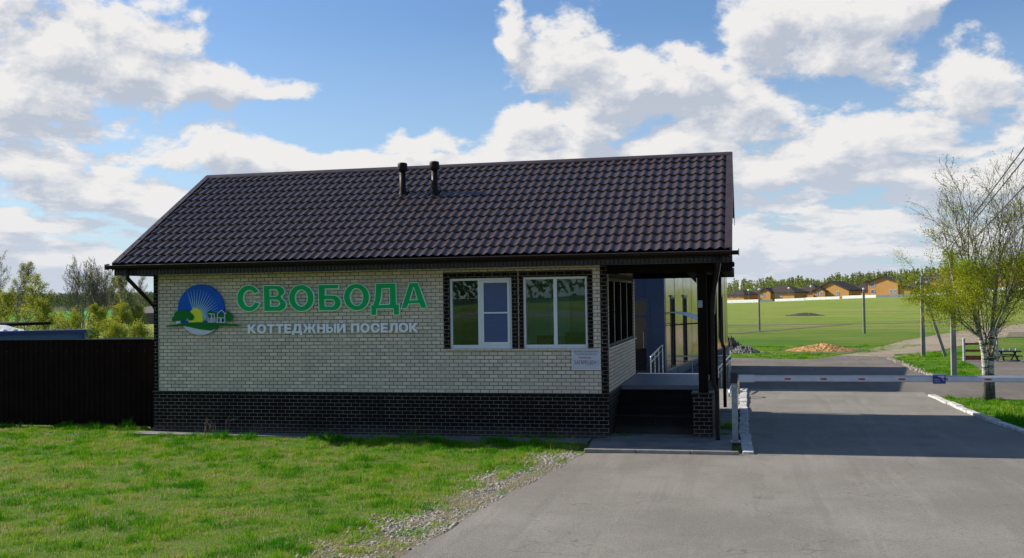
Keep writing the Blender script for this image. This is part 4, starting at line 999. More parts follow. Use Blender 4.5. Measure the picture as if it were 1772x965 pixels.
for (a, b_, k) in wins:
    z0 = zbl(a)+(.08 if k else .02)
    mb = MB(); fpan(mb, a, a+.05, z0, z0, 2.72, -.06, .015); fpan(mb, b_-.05, b_, z0, z0, 2.72, -.06, .015); fpan(mb, a+.05, b_-.05, 2.66, 2.66, 2.72, -.06, .015); fpan(mb, a+.05, b_-.05, z0, z0, z0+.06, -.06, .015)
    if not k: fpan(mb, (a+b_)/2-.015, (a+b_)/2+.015, z0, z0, 2.66, -.06, .01)
    w = build('window', mb, M['interior_dark'], ob)
    mb = MB(); fpan(mb, a+.05, b_-.05, z0+.06, z0+.06, 2.66, -.05, -.04); build('pane', mb, M['door_glass'], w)
    mb = MB(); fpan(mb, a-.02, b_+.02, 2.722, 2.722, 2.78, .001, .05); build('lintel', mb, M['grey_steel'], w)
# plinth / ramp in front of the side facade
mb = MB(); a0, a1, b0, b1 = fp(.2, .004), fp(Lf, .004), fp(.2, .7), fp(Lf, .05)
mb.hexa([(*a0, 0), (*a1, 0), (*b1, 0), (*b0, 0), (*a0, .06), (*a1, zb1-.01), (*b1, zb1-.05), (*b0, .06)])
build('ramp', mb, M['grey_base'], ob)
mb = MB(); a0, a1, b0, b1 = fp(.13, -.02), fp(Lf, -.02), fp(.13, .012), fp(Lf, .012)
mb.hexa([(*a0, zb0-.03), (*a1, zb1-.03), (*b1, zb1-.03), (*b0, zb0-.03), (*a0, zb0+.02), (*a1, zb1+.02), (*b1, zb1+.02), (*b0, zb0+.02)])
build('base_flashing', mb, M['grey_steel'], ob)
# glazed door in the blue front
dx0, dx1 = -3.75, -2.93
mb = MB(); frame_rect(mb, dx0-.09, dx1+.09, .42, 2.72, 30.90, 30.99, .09); mb.box(dx0, dx1, 30.92, 30.98, 2.12, 2.18)
dd_ = build('door', mb, M['blue_clad'], ob, bevel=.005)
build('pane', MB().box(dx0, dx1, 30.95, 30.965, 2.18, 2.63), M['door_glass'], dd_); build('pane', MB().box(dx0, dx1, 30.95, 30.965, .5, 2.12), M['door_glass'], dd_)
build('handle', MB().tube([(dx1-.08, 30.94, 1.2), (dx1-.08, 30.88, 1.22), (dx1-.08, 30.88, 1.68), (dx1-.08, 30.94, 1.7)], .014, 6), M['chrome'], dd_)
build('landing', MB().box(-5.5, -2.25, 29.4, 30.9, 0, .42), M['grey_base'], ob)
# curved canopy over the side door
cn = []
mb = MB()
for i in range(9):
    u = i/8; o = .02+u*.98; z = 2.24-.30*u**1.8
    cn.append((o, z))
N_ = len(cn); vs = []
for s_ in (.45, 1.75):
    for o, z in cn: vs.append((*fp(s_, o), z))
for s_ in (.45, 1.75):
    for o, z in cn: vs.append((*fp(s_, o), z+.02))
mb.add(vs, [(i, i+1, N_+i+1, N_+i) for i in range(N_-1)]+[(2*N_+i, 3*N_+i, 3*N_+i+1, 2*N_+i+1) for i in range(N_-1)]+[(i, 2*N_+i, 2*N_+i+1, i+1) for i in range(N_-1)]+[(N_+i, N_+i+1, 3*N_+i+1, 3*N_+i) for i in range(N_-1)])
c_ = build('door_canopy', mb, M['tarp'], ob)
for s_ in (.45, 1.75):
    build('canopy_arm', MB().tube([(*fp(s_, .02), 1.86), (*fp(s_, .95), 1.86+.06)], .014, 5), M['interior_dark'], c_)
# stainless railings
def railing(name, p0, p1, z0, z1, g0, g1, label, nb=6, curl=False):
    t = thing(name, (p0[0], p0[1], g0), label, 'railing')
    P0, P1 = Vector((*p0, z0)), Vector((*p1, z1))
    build('handrail', MB().tube([P0-Vector((0, 0, .12)), P0, P1, P1-Vector((0, 0, .12))], .024, 8), M['chrome'], t, smooth=True)
    build('lower_rail', MB().tube([P0-Vector((0, 0, .16)), P1-Vector((0, 0, .16))], .013, 6), M['chrome'], t, smooth=True)
    for i in range(nb):
        u = i/(nb-1); q = P0.lerp(P1, u); gg = g0+(g1-g0)*u
        build('baluster', MB().tube([(q.x, q.y, gg), (q.x, q.y, q.z)], .016 if i in (0, nb-1) else .010, 6), M['chrome'], t)
    return t
railing('hand_railing', (-.52, 33.3), (-.86, 29.2), .84, .66, 0, 0, 'sloping stainless handrail beside the whitewashed kerb', 7)
railing('hand_railing', (-.56, 33.5), (-2.1, 33.3), .82, .82, 0, 0, 'level stainless railing in front of the bronze cladding', 5)
railing('hand_railing', (-2.45, 31.0-.15), (-2.68, 29.5), 1.32, 1.02, .42, .42, 'short stainless handrail at the blue building door landing', 4)
t = thing('rail_hoop', (-.45, 30.5, 0), 'low curved stainless hoop at the end of the ramp by the barrier', 'railing')
build('hoop', MB().tube([(-.50, 27.8, 0.05), (-.46, 27.9, .22), (-.38, 28.1, .42), (-.28, 28.3, .5), (-.24, 28.5, .42), (-.24, 28.6, .06)], .028, 8), M['chrome'], t, smooth=True)

# ------------------------------------------------------------------ heaps
def heap(name, c, rx, ry, h, mat, label, seed, cat, rough=.12, n=46):
    mb = MB(); vs = []
    for j in range(n+1):
        for i in range(n+1):
            u, v = i/n*2-1, j/n*2-1; r = math.hypot(u, v)
            x, y = c[0]+u*rx, c[1]+v*ry
            z = h*max(0, 1-r**1.25)*(1+.5*mn.noise(Vector((u*2.2, v*2.2, seed))))+rough*h*max(0, 1-r)*mn.noise(Vector((x*5, y*5, seed)))+rough*h*.7*mn.noise(Vector((x*13, y*13, seed)))*(1 if r < .95 else 0)
            vs.append((x, y, gz(x, y)+max(-.03, z)-(.03 if r > .97 else 0)))
    mb.add(vs, [(j*(n+1)+i, j*(n+1)+i+1, (j+1)*(n+1)+i+1, (j+1)*(n+1)+i) for j in range(n) for i in range(n)])
    o = build(name, mb, mat); return tag(o, label, cat)
heap('sand_heap', (3.5, 51.9), 1.75, 1.4, .33, M['sand'], 'orange sand heap on the lawn beyond the parking road', 3, 'sand heap', .2)
heap('rubble_heap', (-.15, 50.1), .85, .7, .33, M['rubble'], 'pale grey rubble heap on the lawn by the bronze building', 8, 'rubble heap', .5)
heap('rubble_heap', (-1.0, 51.4), 1.0, .9, .75, M['darkrubble'], 'taller dark heap of earth clods behind the pale rubble', 18, 'rubble heap', .5)
heap('earth_heap', (7.2, 135), 2.6, 2.2, .34, M['darkrubble'], 'low dark earth heap far out in the green field', 28, 'earth heap', .4)

# ------------------------------------------------------------------ poles and wires
def pole(loc, h, w, label, arms=None, ins=None, cap=False, group=None, name='utility_pole', taper=.75, yaw_=0.):
    x, y = loc; g0 = gz(x, y)
    t = thing(name, (x, y, g0), label, 'pole', group)
    a, b_ = w/2, w/2*taper
    build('shaft', MB().hexa([(x-a, y-a, g0-.05), (x+a, y-a, g0-.05), (x+a, y+a, g0-.05), (x-a, y+a, g0-.05), (x-b_, y-b_, g0+h), (x+b_, y-b_, g0+h), (x+b_, y+b_, g0+h), (x-b_, y+b_, g0+h)]), M['concrete'], t, bevel=.01)
    if arms:
        for (x0, x1, z) in arms:
            build('crossarm', MB().box(x+x0, x+x1, y-w/2-.03, y-w/2+.03, z-.025, z+.025), M['wood_dark'], t)
    for (xi, zi) in (ins or []):
        build('insulator', MB()._lathe((x+xi, y-w/2, zi), [(.012, 0), (.04, .03), (.04, .09), (.02, .12)], 8), M['porcelain'], t)
    if cap: build('lamp_globe', MB()._lathe((x, y, g0+h), [(.02, 0), (.06, .03), (.08, .08), (.06, .13), (.02, .16)], 12), M['lamp_globe'], t, smooth=True)
    return t
pole((6.55, 35.86), 4.12, .17, 'concrete utility pole with crossarm behind the birch', arms=[(-.29, .29, 3.98)], ins=[(-.25, 4.0), (.25, 4.0), (0, 4.12)], taper=.7)
p3 = pole((7.34, 46.8), 3.42, .17, 'grey concrete pole with leaning brace left of the birch', arms=[(-.25, .22, 3.10)], ins=[(-.22, 3.12), (.18, 3.12), (0, 3.42)], taper=.7)
build('brace', MB().tube([(8.25, 46.9, -.03), (7.42, 46.82, 2.75)], [.085, .07], 4, square=True), M['concrete'], p3)
pole((7.8, 73.5), 2.95, .17, 'pale concrete lamp post in the middle of the green field', cap=True, taper=.8)
pole((.95, 79.5), 3.05, .14, 'thin grey lamp post in the field nearest the bronze building', cap=True, taper=.8)
pole((4.25, 7.9), 7.7, .24, 'tall concrete utility pole at the driveway edge outside the right of the view', arms=[(-.5, .5, 7.4), (-.4, .4, 6.6), (-.5, .3, 5.75)], taper=.7)
for k, (a, b_, sag) in enumerate([((6.32, 35.7, 4.05), (4.55, 8.0, 7.45), .10), ((6.55, 35.7, 4.24), (4.23, 8.0, 6.69), .10), ((6.8, 35.7, 4.05), (3.95, 8.0, 5.80), .10)]):
    P0, P1 = Vector(a), Vector(b_); pts = []
    for i in range(25):
        u = i/24; q = P0.lerp(P1, u); q.z -= sag*4*u*(1-u); pts.append(q)
    o = build('power_wire', MB().tube(pts, .014, 5), M['wire'])
    tag(o, ['uppermost', 'middle', 'lowest'][k]+' of the three power wires rising from the birch to the upper right', 'wire', 'power wires over the birch')

# rail fence with pale posts, picnic table
rfz = thing('rail_fence', (8.95, 43.6, 0), 'short red brown rail fence between two pale posts behind the birch', 'fence')
for x, h in ((8.35, .93), (9.56, .95)): build('post', MB()._lathe((x, 43.6, -.02), [(.055, 0), (.05, h-.08), (.065, h-.06), (.05, h)], 10), M['wood_white'], rfz)
for z, hh in ((.69, .04), (.42, .045), (.14, .085)): build('rail', MB().box(8.4, 9.5, 43.57, 43.63, z-hh, z+hh), M['wood_red'], rfz, bevel=.008)
pt = thing('picnic_table', (10.05, 43.9, 0), 'low dark wooden picnic table at the right edge behind the birch', 'table')
build('table_top', MB().box(9.62, 10.45, 43.6, 44.3, .36, .41), M['wood_dark'], pt, bevel=.006)
for y in (43.35, 44.45): build('bench_seat', MB().box(9.66, 10.42, y, y+.2, .20, .235), M['wood_dark'], pt)
for x in (9.78, 10.28):
    build('leg', MB().tube([(x, 43.4, 0), (x, 44.1, .36)], .035, 4, square=True), M['wood_dark'], pt); build('leg', MB().tube([(x, 44.55, 0), (x, 43.8, .36)], .035, 4, square=True), M['wood_dark'], pt)
    build('brace', MB().box(x-.02, x+.02, 43.38, 44.6, .17, .20), M['wood_dark'], pt)
for k, x in enumerate((9.83, 10.06, 10.28)):
    o = build('cup', MB()._lathe((x, 43.75, .41), [(.03, 0), (.035, .07), (.02, .08)], 8), M['kerb']); tag(o, 'white cup on the dark picnic table, '+['leftmost', 'middle', 'rightmost'][k]+' of three', 'cup', 'cups on the picnic table')
fp_ = thing('fire_bowl', (10.75, 43.2, 0), 'flat dark grey lid lying by the picnic table at the right edge', 'lid')
build('lid', MB().hexa([(10.3, 42.9, .02), (11.2, 42.9, .02), (11.2, 43.5, .02), (10.3, 43.5, .02), (10.45, 43.0, .11), (11.1, 43.0, .16), (11.1, 43.4, .16), (10.45, 43.4, .11)]), M['slate_car'], fp_, bevel=.02)

# ------------------------------------------------------------------ houses of the settlement on the rise
CA, SA = math.cos(YAW), math.sin(YAW)
def hxy(px, D):   # position seen at a photo column, D metres ahead
    u = (px-886)/1780*D; return Vector((u*CA-D*SA, u*SA+D*CA))
HS = 370/1780
house_group = 'houses of the settlement on the rise'
def hip(mb, x0, x1, y0, y1, z, h, ov=.6, ridge=.35):
    x0 -= ov; x1 += ov; y0 -= ov; y1 += ov; w = x1-x0; d = y1-y0
    ym = (y0+y1)/2; i = min(w, d)*.5*(1-ridge*.0)
    if w > d: a, b_ = (x0+d/2, ym), (x1-d/2, ym)
    else: a = b_ = ((x0+x1)/2, ym)
    mb.add([(x0, y0, z), (x1, y0, z), (x1, y1, z), (x0, y1, z), (a[0], a[1], z+h), (b_[0], b_[1], z+h), (x0, y0, z-.25), (x1, y0, z-.25), (x1, y1, z-.25), (x0, y1, z-.25)],
           [(0, 1, 5, 4), (1, 2, 5), (2, 3, 4, 5), (3, 0, 4), (6, 7, 1, 0), (7, 8, 2, 1), (8, 9, 3, 2), (9, 6, 0, 3), (9, 8, 7, 6)])
def gable_front(mbw, mbr, x0, x1, y0, y1, z, h, ov=.6, xp=None):   # gable faces the viewer
    xp = (x0+x1)/2 if xp is None else xp
    mbw.prismY([(x0, z), (x1, z), (xp, z+h)], y0, y1)
    k0, k1 = h/(xp-x0), h/(x1-xp)
    mbr.prismY([(x0-ov, z-k0*ov+.02), (xp, z+h+.02), (x1+ov, z-k1*ov+.02), (x1+ov, z-k1*ov+.38), (xp, z+h+.42), (x0-ov, z-k0*ov+.38)], y0-ov, y1+ov)
def house(px0, px1, base_z, label, spec, D=370):
    c = hxy((px0+px1)/2, D); w = (px1-px0)*D/1780*1.08
    t = thing('brick_house', (c.x, c.y, base_z), label, 'house', house_group)
    walls, roof, trim = MB(), MB(), MB(); wl = []
    spec(w, walls, roof, wl); walls.box(-w/2+.8, w/2-.8, .1, 8, -1.3, .01)
    ca, sa = math.cos(R(-30)), math.sin(R(-30))
    def xf(mb):
        mb.v = [(c.x+x*ca-y*sa, c.y+x*sa+y*ca, base_z+.55+z) for x, y, z in mb.v]; return mb
    build('wall', xf(walls), M['orange_wall'], t); build('roof', xf(roof), M['house_roof'], t)
    for (a, b_, z0, z1, yf) in wl:
        mb = MB(); frame_rect(mb, a, b_, z0, z1, yf-.08, yf+.02, .14)
        wn_ = build('window', xf(mb), M['plaster_white'], t); build('pane', xf(MB().box(a+.14, b_-.14, yf-.05, yf-.02, z0+.14, z1-.14)), M['house_glass'], wn_)
def s_hip(hw=2.9, rh=2.3, d=11, wins=((.3, .42), (.6, .72))):
    def f(w, W_, R_, wl):
        W_.box(-w/2+.6, w/2-.6, 0, d, 0, hw); hip(R_, -w/2+.6, w/2-.6, 0, d, hw, rh)
        for a, b_ in wins: wl.append((-w/2+a*w, -w/2+b_*w, 1.0, 2.5, 0))
    return f
def s_hipgable(w, W_, R_, wl):            # wide hip house with a small projecting gable
    W_.box(-w/2+.7, w/2-.7, 0, 10, 0, 2.6); hip(R_, -w/2+.7, w/2-.7, 0, 10, 2.6, 2.5)
    W_.box(-w/2+.9, -w/2+5.2, -1.6, -.01, 0, 2.7); gable_front(W_, R_, -w/2+.9, -w/2+5.2, -1.6, 4, 2.7, 1.2, .5)
    wl += [(-w/2+1.8, -w/2+2.9, .9, 2.3, -1.6), (-w/2+6.2, -w/2+7.4, .9, 2.3, 0), (-w/2+8.2, -w/2+9, .9, 2.3, 0)]
def s_biggable(w, W_, R_, wl):
    W_.box(-w/2+.6, w/2-.6, 0, 10, 0, 2.5); gable_front(W_, R_, -w/2+.6, w/2-.6, 0, 10, 2.5, 3.0, .6)
    W_.box(-w/2+1.6, -w/2+6.0, -1.8, -.01, 0, 2.3); gable_front(W_, R_, -w/2+1.6, -w/2+6.0, -1.8, 1, 2.3, 1.1, .5)
    wl += [(-w/2+2.4, -w/2+3.4, .8, 2.1, -1.8), (-w/2+4.1, -w/2+5.3, .8, 2.1, -1.8), (w/2-5.3, w/2-4.2, .8, 2.1, 0)]
def s_two(w, W_, R_, wl):                 # two storeys, gable front, lean side wing
    a, b_ = -w/2+.7, w/2-4.4
    W_.box(a, b_, 0, 9, 0, 4.8); gable_front(W_, R_, a, b_, 0, 9, 4.8, 1.9, .7, xp=a+(b_-a)*.5)
    W_.box(b_+.01, w/2-.2, .8, 8, 0, 2.3)
    R_.hexa([(b_-3.0, .2, 3.0), (w/2+.5, .2, 2.2), (w/2+.5, 8.4, 2.2), (b_-3.0, 8.4, 3.0), (b_-3.0, .2, 3.7), (w/2+.5, .2, 2.5), (w/2+.5, 8.4, 2.5), (b_-3.0, 8.4, 3.7)])
    wl += [(a+1.1, a+2.7, 3.2, 4.8, 0), (a+1.1, a+2.7, .7, 2.2, 0), (b_-1.6, b_-.5, .9, 2.2, 0), (b_-3.0, b_-1.9, .9, 2.2, 0)]
def s_two_hip(w, W_, R_, wl):
    W_.box(-w/2+.7, w/2-.7, 0, 9, 0, 5.4); hip(R_, -w/2+.7, w/2-.7, 0, 9, 5.4, 2.0, .8)
    for i in range(3):
        x = -w/2+1.6+i*(w-3)/3; wl += [(x, x+1.5, 3.6, 5.0, 0), (x, x+1.5, .8, 2.4, 0)]
def gzp(px, D=372): q = hxy(px, D); return gz(q.x, q.y)
house(1252, 1290, gzp(1270), 'small hipped brick house leftmost beside the bronze cladding', s_hip(2.3, 1.9), 372)
house(1286, 1326, gzp(1306, 384), 'low brick house with long dark roof between the hipped and gabled ones', s_hip(2.5, 2.4, 12, ((.2, .3), (.6, .7))), 384)
house(1313, 1377, gzp(1345), 'wide hipped brick house with small projecting front gable', s_hipgable)
house(1372, 1416, gzp(1390, 382), 'brick house with broad dark roof directly left of the big gable', s_hip(2.5, 3.0, 11, ((.2, .32), (.45, .6))), 382)
house(1404, 1470, gzp(1437), 'single storey brick house with one big front gable and porch', s_biggable)
house(1464, 1506, gzp(1485, 380), 'hipped brick house left of the two storey gable house', s_hip(2.4, 2.5), 380)
house(1500, 1572, gzp(1536), 'two storey orange brick house with front gable and lean side wing', s_two)
house(1558, 1590, gzp(1574, 388), 'small brick house behind the lean wing of the two storey house', s_hip(2.6, 2.7, 11, ((.5, .65),)), 388)
house(1583, 1605, gzp(1594), 'narrow brick wing house behind the leaning pole brace', s_hip(3.3, 1.6, 9, ((.3, .6),)))
house(1598, 1652, gzp(1625), 'tall two storey brick house with hipped roof left of the birch', s_two_hip)
house(1662, 1706, gzp(1690, 380), 'hipped brick house hidden behind the birch crown', s_hip(3.0, 2.4), 380)
house(1728, 1800, gzp(1765, 352), 'large two storey orange house at the right edge behind the birch', s_two_hip, 352)
# estate fence panels in front of the houses
def estate(px0, px1, D, h, mat, label):
    a, b_ = hxy(px0, D+(px1-px0)*.08), hxy(px1, D-(px1-px0)*.08); t = thing('estate_fence', (a.x, a.y, gz(a.x, a.y)), label, 'fence', 'low fences before the settlement')
    n = max(2, int((b_-a).length/2.5)); mb = MB()
    for i in range(n):
        p, q = a.lerp(b_, i/n), a.lerp(b_, (i+1)/n); z0, z1 = gz(p.x, p.y), gz(q.x, q.y); o = Vector((-SA, CA))*.08
        mb.hexa([(p.x, p.y, z0-.1), (q.x, q.y, z1-.1), (q.x+o.x, q.y+o.y, z1-.1), (p.x+o.x, p.y+o.y, z0-.1), (p.x, p.y, z0+h), (q.x, q.y, z1+h), (q.x+o.x, q.y+o.y, z1+h), (p.x+o.x, p.y+o.y, z0+h)])
    build('panel', mb, M[mat], t)
for e in [(1240, 1312, 345, 1.0, 'fence_white', 'white estate fence at the left, before the hipped houses'), (1312, 1336, 345, .8, 'fence_slate', 'short blue grey estate fence by the projecting gable house'),
          (1340, 1392, 347, .85, 'fence_white', 'white estate fence before the broad dark roof'), (1393, 1452, 347, .9, 'fence_white', 'white estate fence before the big gable house'),
          (1457, 1515, 347, 1.0, 'fence_white', 'white estate fence running up to the two storey gable house'), (1516, 1562, 347, .85, 'fence_slate', 'blue grey estate fence before the two storey gable house'),
          (1564, 1584, 347, .85, 'fence_slate', 'small blue grey fence piece left of the braced pole'), (1586, 1656, 347, .9, 'fence_white', 'white estate fence before the tall hipped house'), (1658, 1800, 340, 1.0, 'fence_white', 'white estate fence behind the birch at the right')]:
    estate(*e)
for px, D, h, lab in ((1295, 362, 4.1, 'leftmost small street lamp before the low brick houses'), (1314.5, 362, 4.3, 'street lamp above the roof of the second brick house'), (1365, 362, 4.3, 'street lamp right of the wide hipped house'),
                 (1403, 362, 4.6, 'street lamp at the left eave of the big gable house')):
    q = hxy(px, D); z = gz(q.x, q.y); t = thing('street_lamp', (q.x, q.y, z), lab, 'street lamp', 'small street lamps of the settlement')
    build('post', MB().tube([(q.x, q.y, z), (q.x, q.y, z+h)], .06, 6), M['grey_steel'], t); build('lamp_globe', MB()._lathe((q.x, q.y, z+h-.25), [(.1, 0), (.4, .25), (.4, .5), (.1, .75)], 10), M['lamp_globe'], t, smooth=True)
# grey house and trellis beyond the left gap
q = hxy(256, 140); t = thing('grey_house', (q.x, q.y, 0), 'small grey house far behind the left downpipe', 'house')
def lw(mb): mb.v = [(q.x+x*CA-y*SA, q.y+x*SA+y*CA, z) for x, y, z in mb.v]; return mb
build('wall', lw(MB().box(-3.2, 2.6, 0, 5, 0, 1.5)), M['bark_grey'], t)
mb = MB(); hip(mb, -3.2, 2.6, 0, 5, 1.5, .9, .3); build('roof', lw(mb), M['bark_grey'], t)

# ------------------------------------------------------------------ trees
class Tree:
    def __init__(s, seed): s.r = random.Random(seed); s.thick = []; s.twig = []; s.tips = []
    def branch(s, p, d, L, r, lvl, cfg):
        n = max(2, int(cfg['segs'][min(lvl, len(cfg['segs'])-1)])); pts = [Vector(p)]; rad = [r]; d = Vector(d).normalized()
        step = L/n; kids = []
        for i in range(n):
            j = cfg['jit']*(1+.5*lvl)
            d = (d+Vector((s.r.gauss(0, j), s.r.gauss(0, j), s.r.gauss(0, j)*.6+cfg['up'][min(lvl, len(cfg['up'])-1)]))).normalized()
            pts.append(pts[-1]+d*step); rad.append(max(cfg['rmin'], r*(1-(i+1)/n*.86)))
            if i > 0 or lvl > 0: kids.append((i+1, pts[-1].copy(), d.copy(), rad[-1]))
        (s.thick if lvl <= cfg.get('barklvl', 1) else s.twig).append((pts, rad))
        if lvl >= cfg['lvls']:
            for i in range(1, len(pts)): s.tips.append(pts[i])
            return
        nk = cfg['kids'][min(lvl, len(cfg['kids'])-1)]
        for k in range(nk):
            u = (k+s.r.random())/nk*(1-cfg['bare'][min(lvl, len(cfg['bare'])-1)])+cfg['bare'][min(lvl, len(cfg['bare'])-1)]
            i = min(n-1, int(u*n)); f = u*n-i; q = pts[i].lerp(pts[i+1], f); dd_ = (pts[i+1]-pts[i]).normalized(); rr = rad[i]*(1-f)+rad[i+1]*f
            ax = dd_.orthogonal().normalized(); ax.rotate(Matrix.Rotation(s.r.uniform(0, 2*math.pi), 3, dd_))
            a = R(cfg['ang'][min(lvl, len(cfg['ang'])-1)]*s.r.uniform(.7, 1.25)); nd = dd_*math.cos(a)+ax*math.sin(a)
            l2 = L*cfg['ratio'][min(lvl, len(cfg['ratio'])-1)]*(1-.55*u)*s.r.uniform(.7, 1.2)
            s.branch(q, nd, l2, max(cfg['rmin'], rr*.55), lvl+1, cfg)
    def make(s, root, bark, twigm, leafm, nleaf, size, spread, zf=None, cap=None):
        tb = MB()
        for pts, rad in s.thick: tb.tube(pts, rad, 8 if rad[0] > .03 else 5)
        build('trunk', tb, M[bark], root, smooth=True, recalc=False)
        tw = MB()
        for pts, rad in s.twig: tw.tube(pts, rad, 3, caps=False)
        if tw.v: build('twigs', tw, M[twigm], root, recalc=False)
        if nleaf and s.tips:
            rg = np.random.default_rng(7); T = np.array([tuple(p) for p in s.tips])
            if zf is not None: w = np.array([zf(p) for p in T]); w = w/w.sum(); idx = rg.choice(len(T), nleaf, p=w)
            else: idx = rg.integers(0, len(T), nleaf)
            c = T[idx]+rg.normal(0, spread, (nleaf, 3)); tint = np.clip(rg.normal(.5, .25, nleaf)+.25*np.sin(c[:, 0]*3+c[:, 2]*4), 0, 1)
            sz = size*rg.uniform(.6, 1.3, nleaf)[:, None]
            a = rg.normal(size=(nleaf, 3)); a /= np.linalg.norm(a, axis=1)[:, None]; b_ = rg.normal(size=(nleaf, 3)); b_ -= a*(a*b_).sum(1)[:, None]; b_ /= np.linalg.norm(b_, axis=1)[:, None]
            V = np.stack([c-a*sz, c+b_*sz*.6, c+a*sz, c-b_*sz*.6], 1).reshape(-1, 3)
            Fq = np.arange(nleaf*4).reshape(-1, 4)
            arrays('crown', V, Fq, M[leafm], root, attr=np.repeat(tint, 4))
# birch by the driveway
bt = thing('birch_tree', (5.9, 27.95, 0), 'twin stemmed birch in young leaf on the grass verge right of the driveway', 'tree')
T = Tree(5)
cfg = dict(segs=[10, 6, 4, 3], jit=.055, up=[.05, .10, .07, .04], rmin=.0038, lvls=3, kids=[9, 8, 6], bare=[.25, .12, .15], ang=[38, 36, 34], ratio=[.55, .55, .5], barklvl=0)
def stem(pts, r0, r1, kids, Lk, seed, ang=36):
    P = [Vector(p) for p in pts]; n = len(P); rad = [r0+(r1-r0)*i/(n-1) for i in range(n)]; T.thick.append((P, rad)); rr = random.Random(seed)
    for k in range(kids):
        u = .30+.70*(k+rr.random())/kids; u = min(u, .999); f = u*(n-1); i = int(f); q = P[i].lerp(P[i+1], f-i); d = (P[i+1]-P[i]).normalized(); ra = rad[i]
        ax = d.orthogonal().normalized(); ax.rotate(Matrix.Rotation(rr.uniform(0, 6.283), 3, d)); a = R(ang*rr.uniform(.6, 1.35)); nd = d*math.cos(a)+ax*math.sin(a)
        c2 = dict(cfg); c2['kids'] = [9, 7, 4]; c2['up'] = [.05, .03 if q.z < 2.9 else .10, .03, -.02 if q.z < 2.9 else .04]
        T.branch(q, nd, Lk*(1.15-.6*u)*rr.uniform(.75, 1.2), max(.006, min(.017, ra*.36)), 1, c2)
y = 27.95
stem([(5.86, y, -.05), (5.85, y, .25), (5.84, y, .7), (5.82, y, 1.2), (5.68, y+.02, 1.93), (5.56, y+.05, 2.6), (5.53, y+.05, 3.1), (5.50, y, 3.7), (5.50, y-.05, 4.3), (5.56, y-.05, 5.0)], .092, .012, 26, 2.2, 2)
stem([(5.98, y+.02, -.05), (5.98, y+.02, .3), (5.98, y+.02, .8), (6.0, y, 1.25), (6.05, y, 2.0), (6.12, y-.05, 2.8), (6.2, y-.05, 3.5), (6.25, y, 4.1), (6.34, y, 4.9)], .098, .012, 26, 2.2, 3)
stem([(5.75, y, 1.6), (5.5, y-.1, 1.78), (5.28, y-.2, 1.95), (5.2, y-.2, 2.3), (5.12, y-.2, 2.9), (5.0, y-.2, 3.6), (4.92, y-.2, 4.3)], .036, .008, 13, 1.25, 4, 40)
stem([(6.02, y, 1.5), (6.3, y+.1, 2.2), (6.6, y+.2, 3.0), (6.8, y+.2, 3.9), (6.9, y+.2, 4.6)], .034, .008, 15, 1.7, 6, 44)
stem([(5.95, y+.1, 1.1), (5.9, y+.4, 1.8), (5.85, y+.6, 2.7), (5.8, y+.7, 3.6), (5.85, y+.7, 4.6)], .032, .008, 13, 1.6, 7, 44)
stem([(6.0, y-.1, 1.2), (6.1, y-.4, 1.9), (6.3, y-.6, 2.8), (6.45, y-.7, 3.7), (6.4, y-.7, 4.5)], .030, .008, 13, 1.6, 8, 44)
T.make(bt, 'birch_bark', 'twig', 'leaf_birch', 72000, .0165, .10, zf=lambda p: max(.03, (1.05-((p[2]-2.6)/1.35)**2)*(.35+abs(p[0]-5.95))) if p[2] < 3.95 else .08)

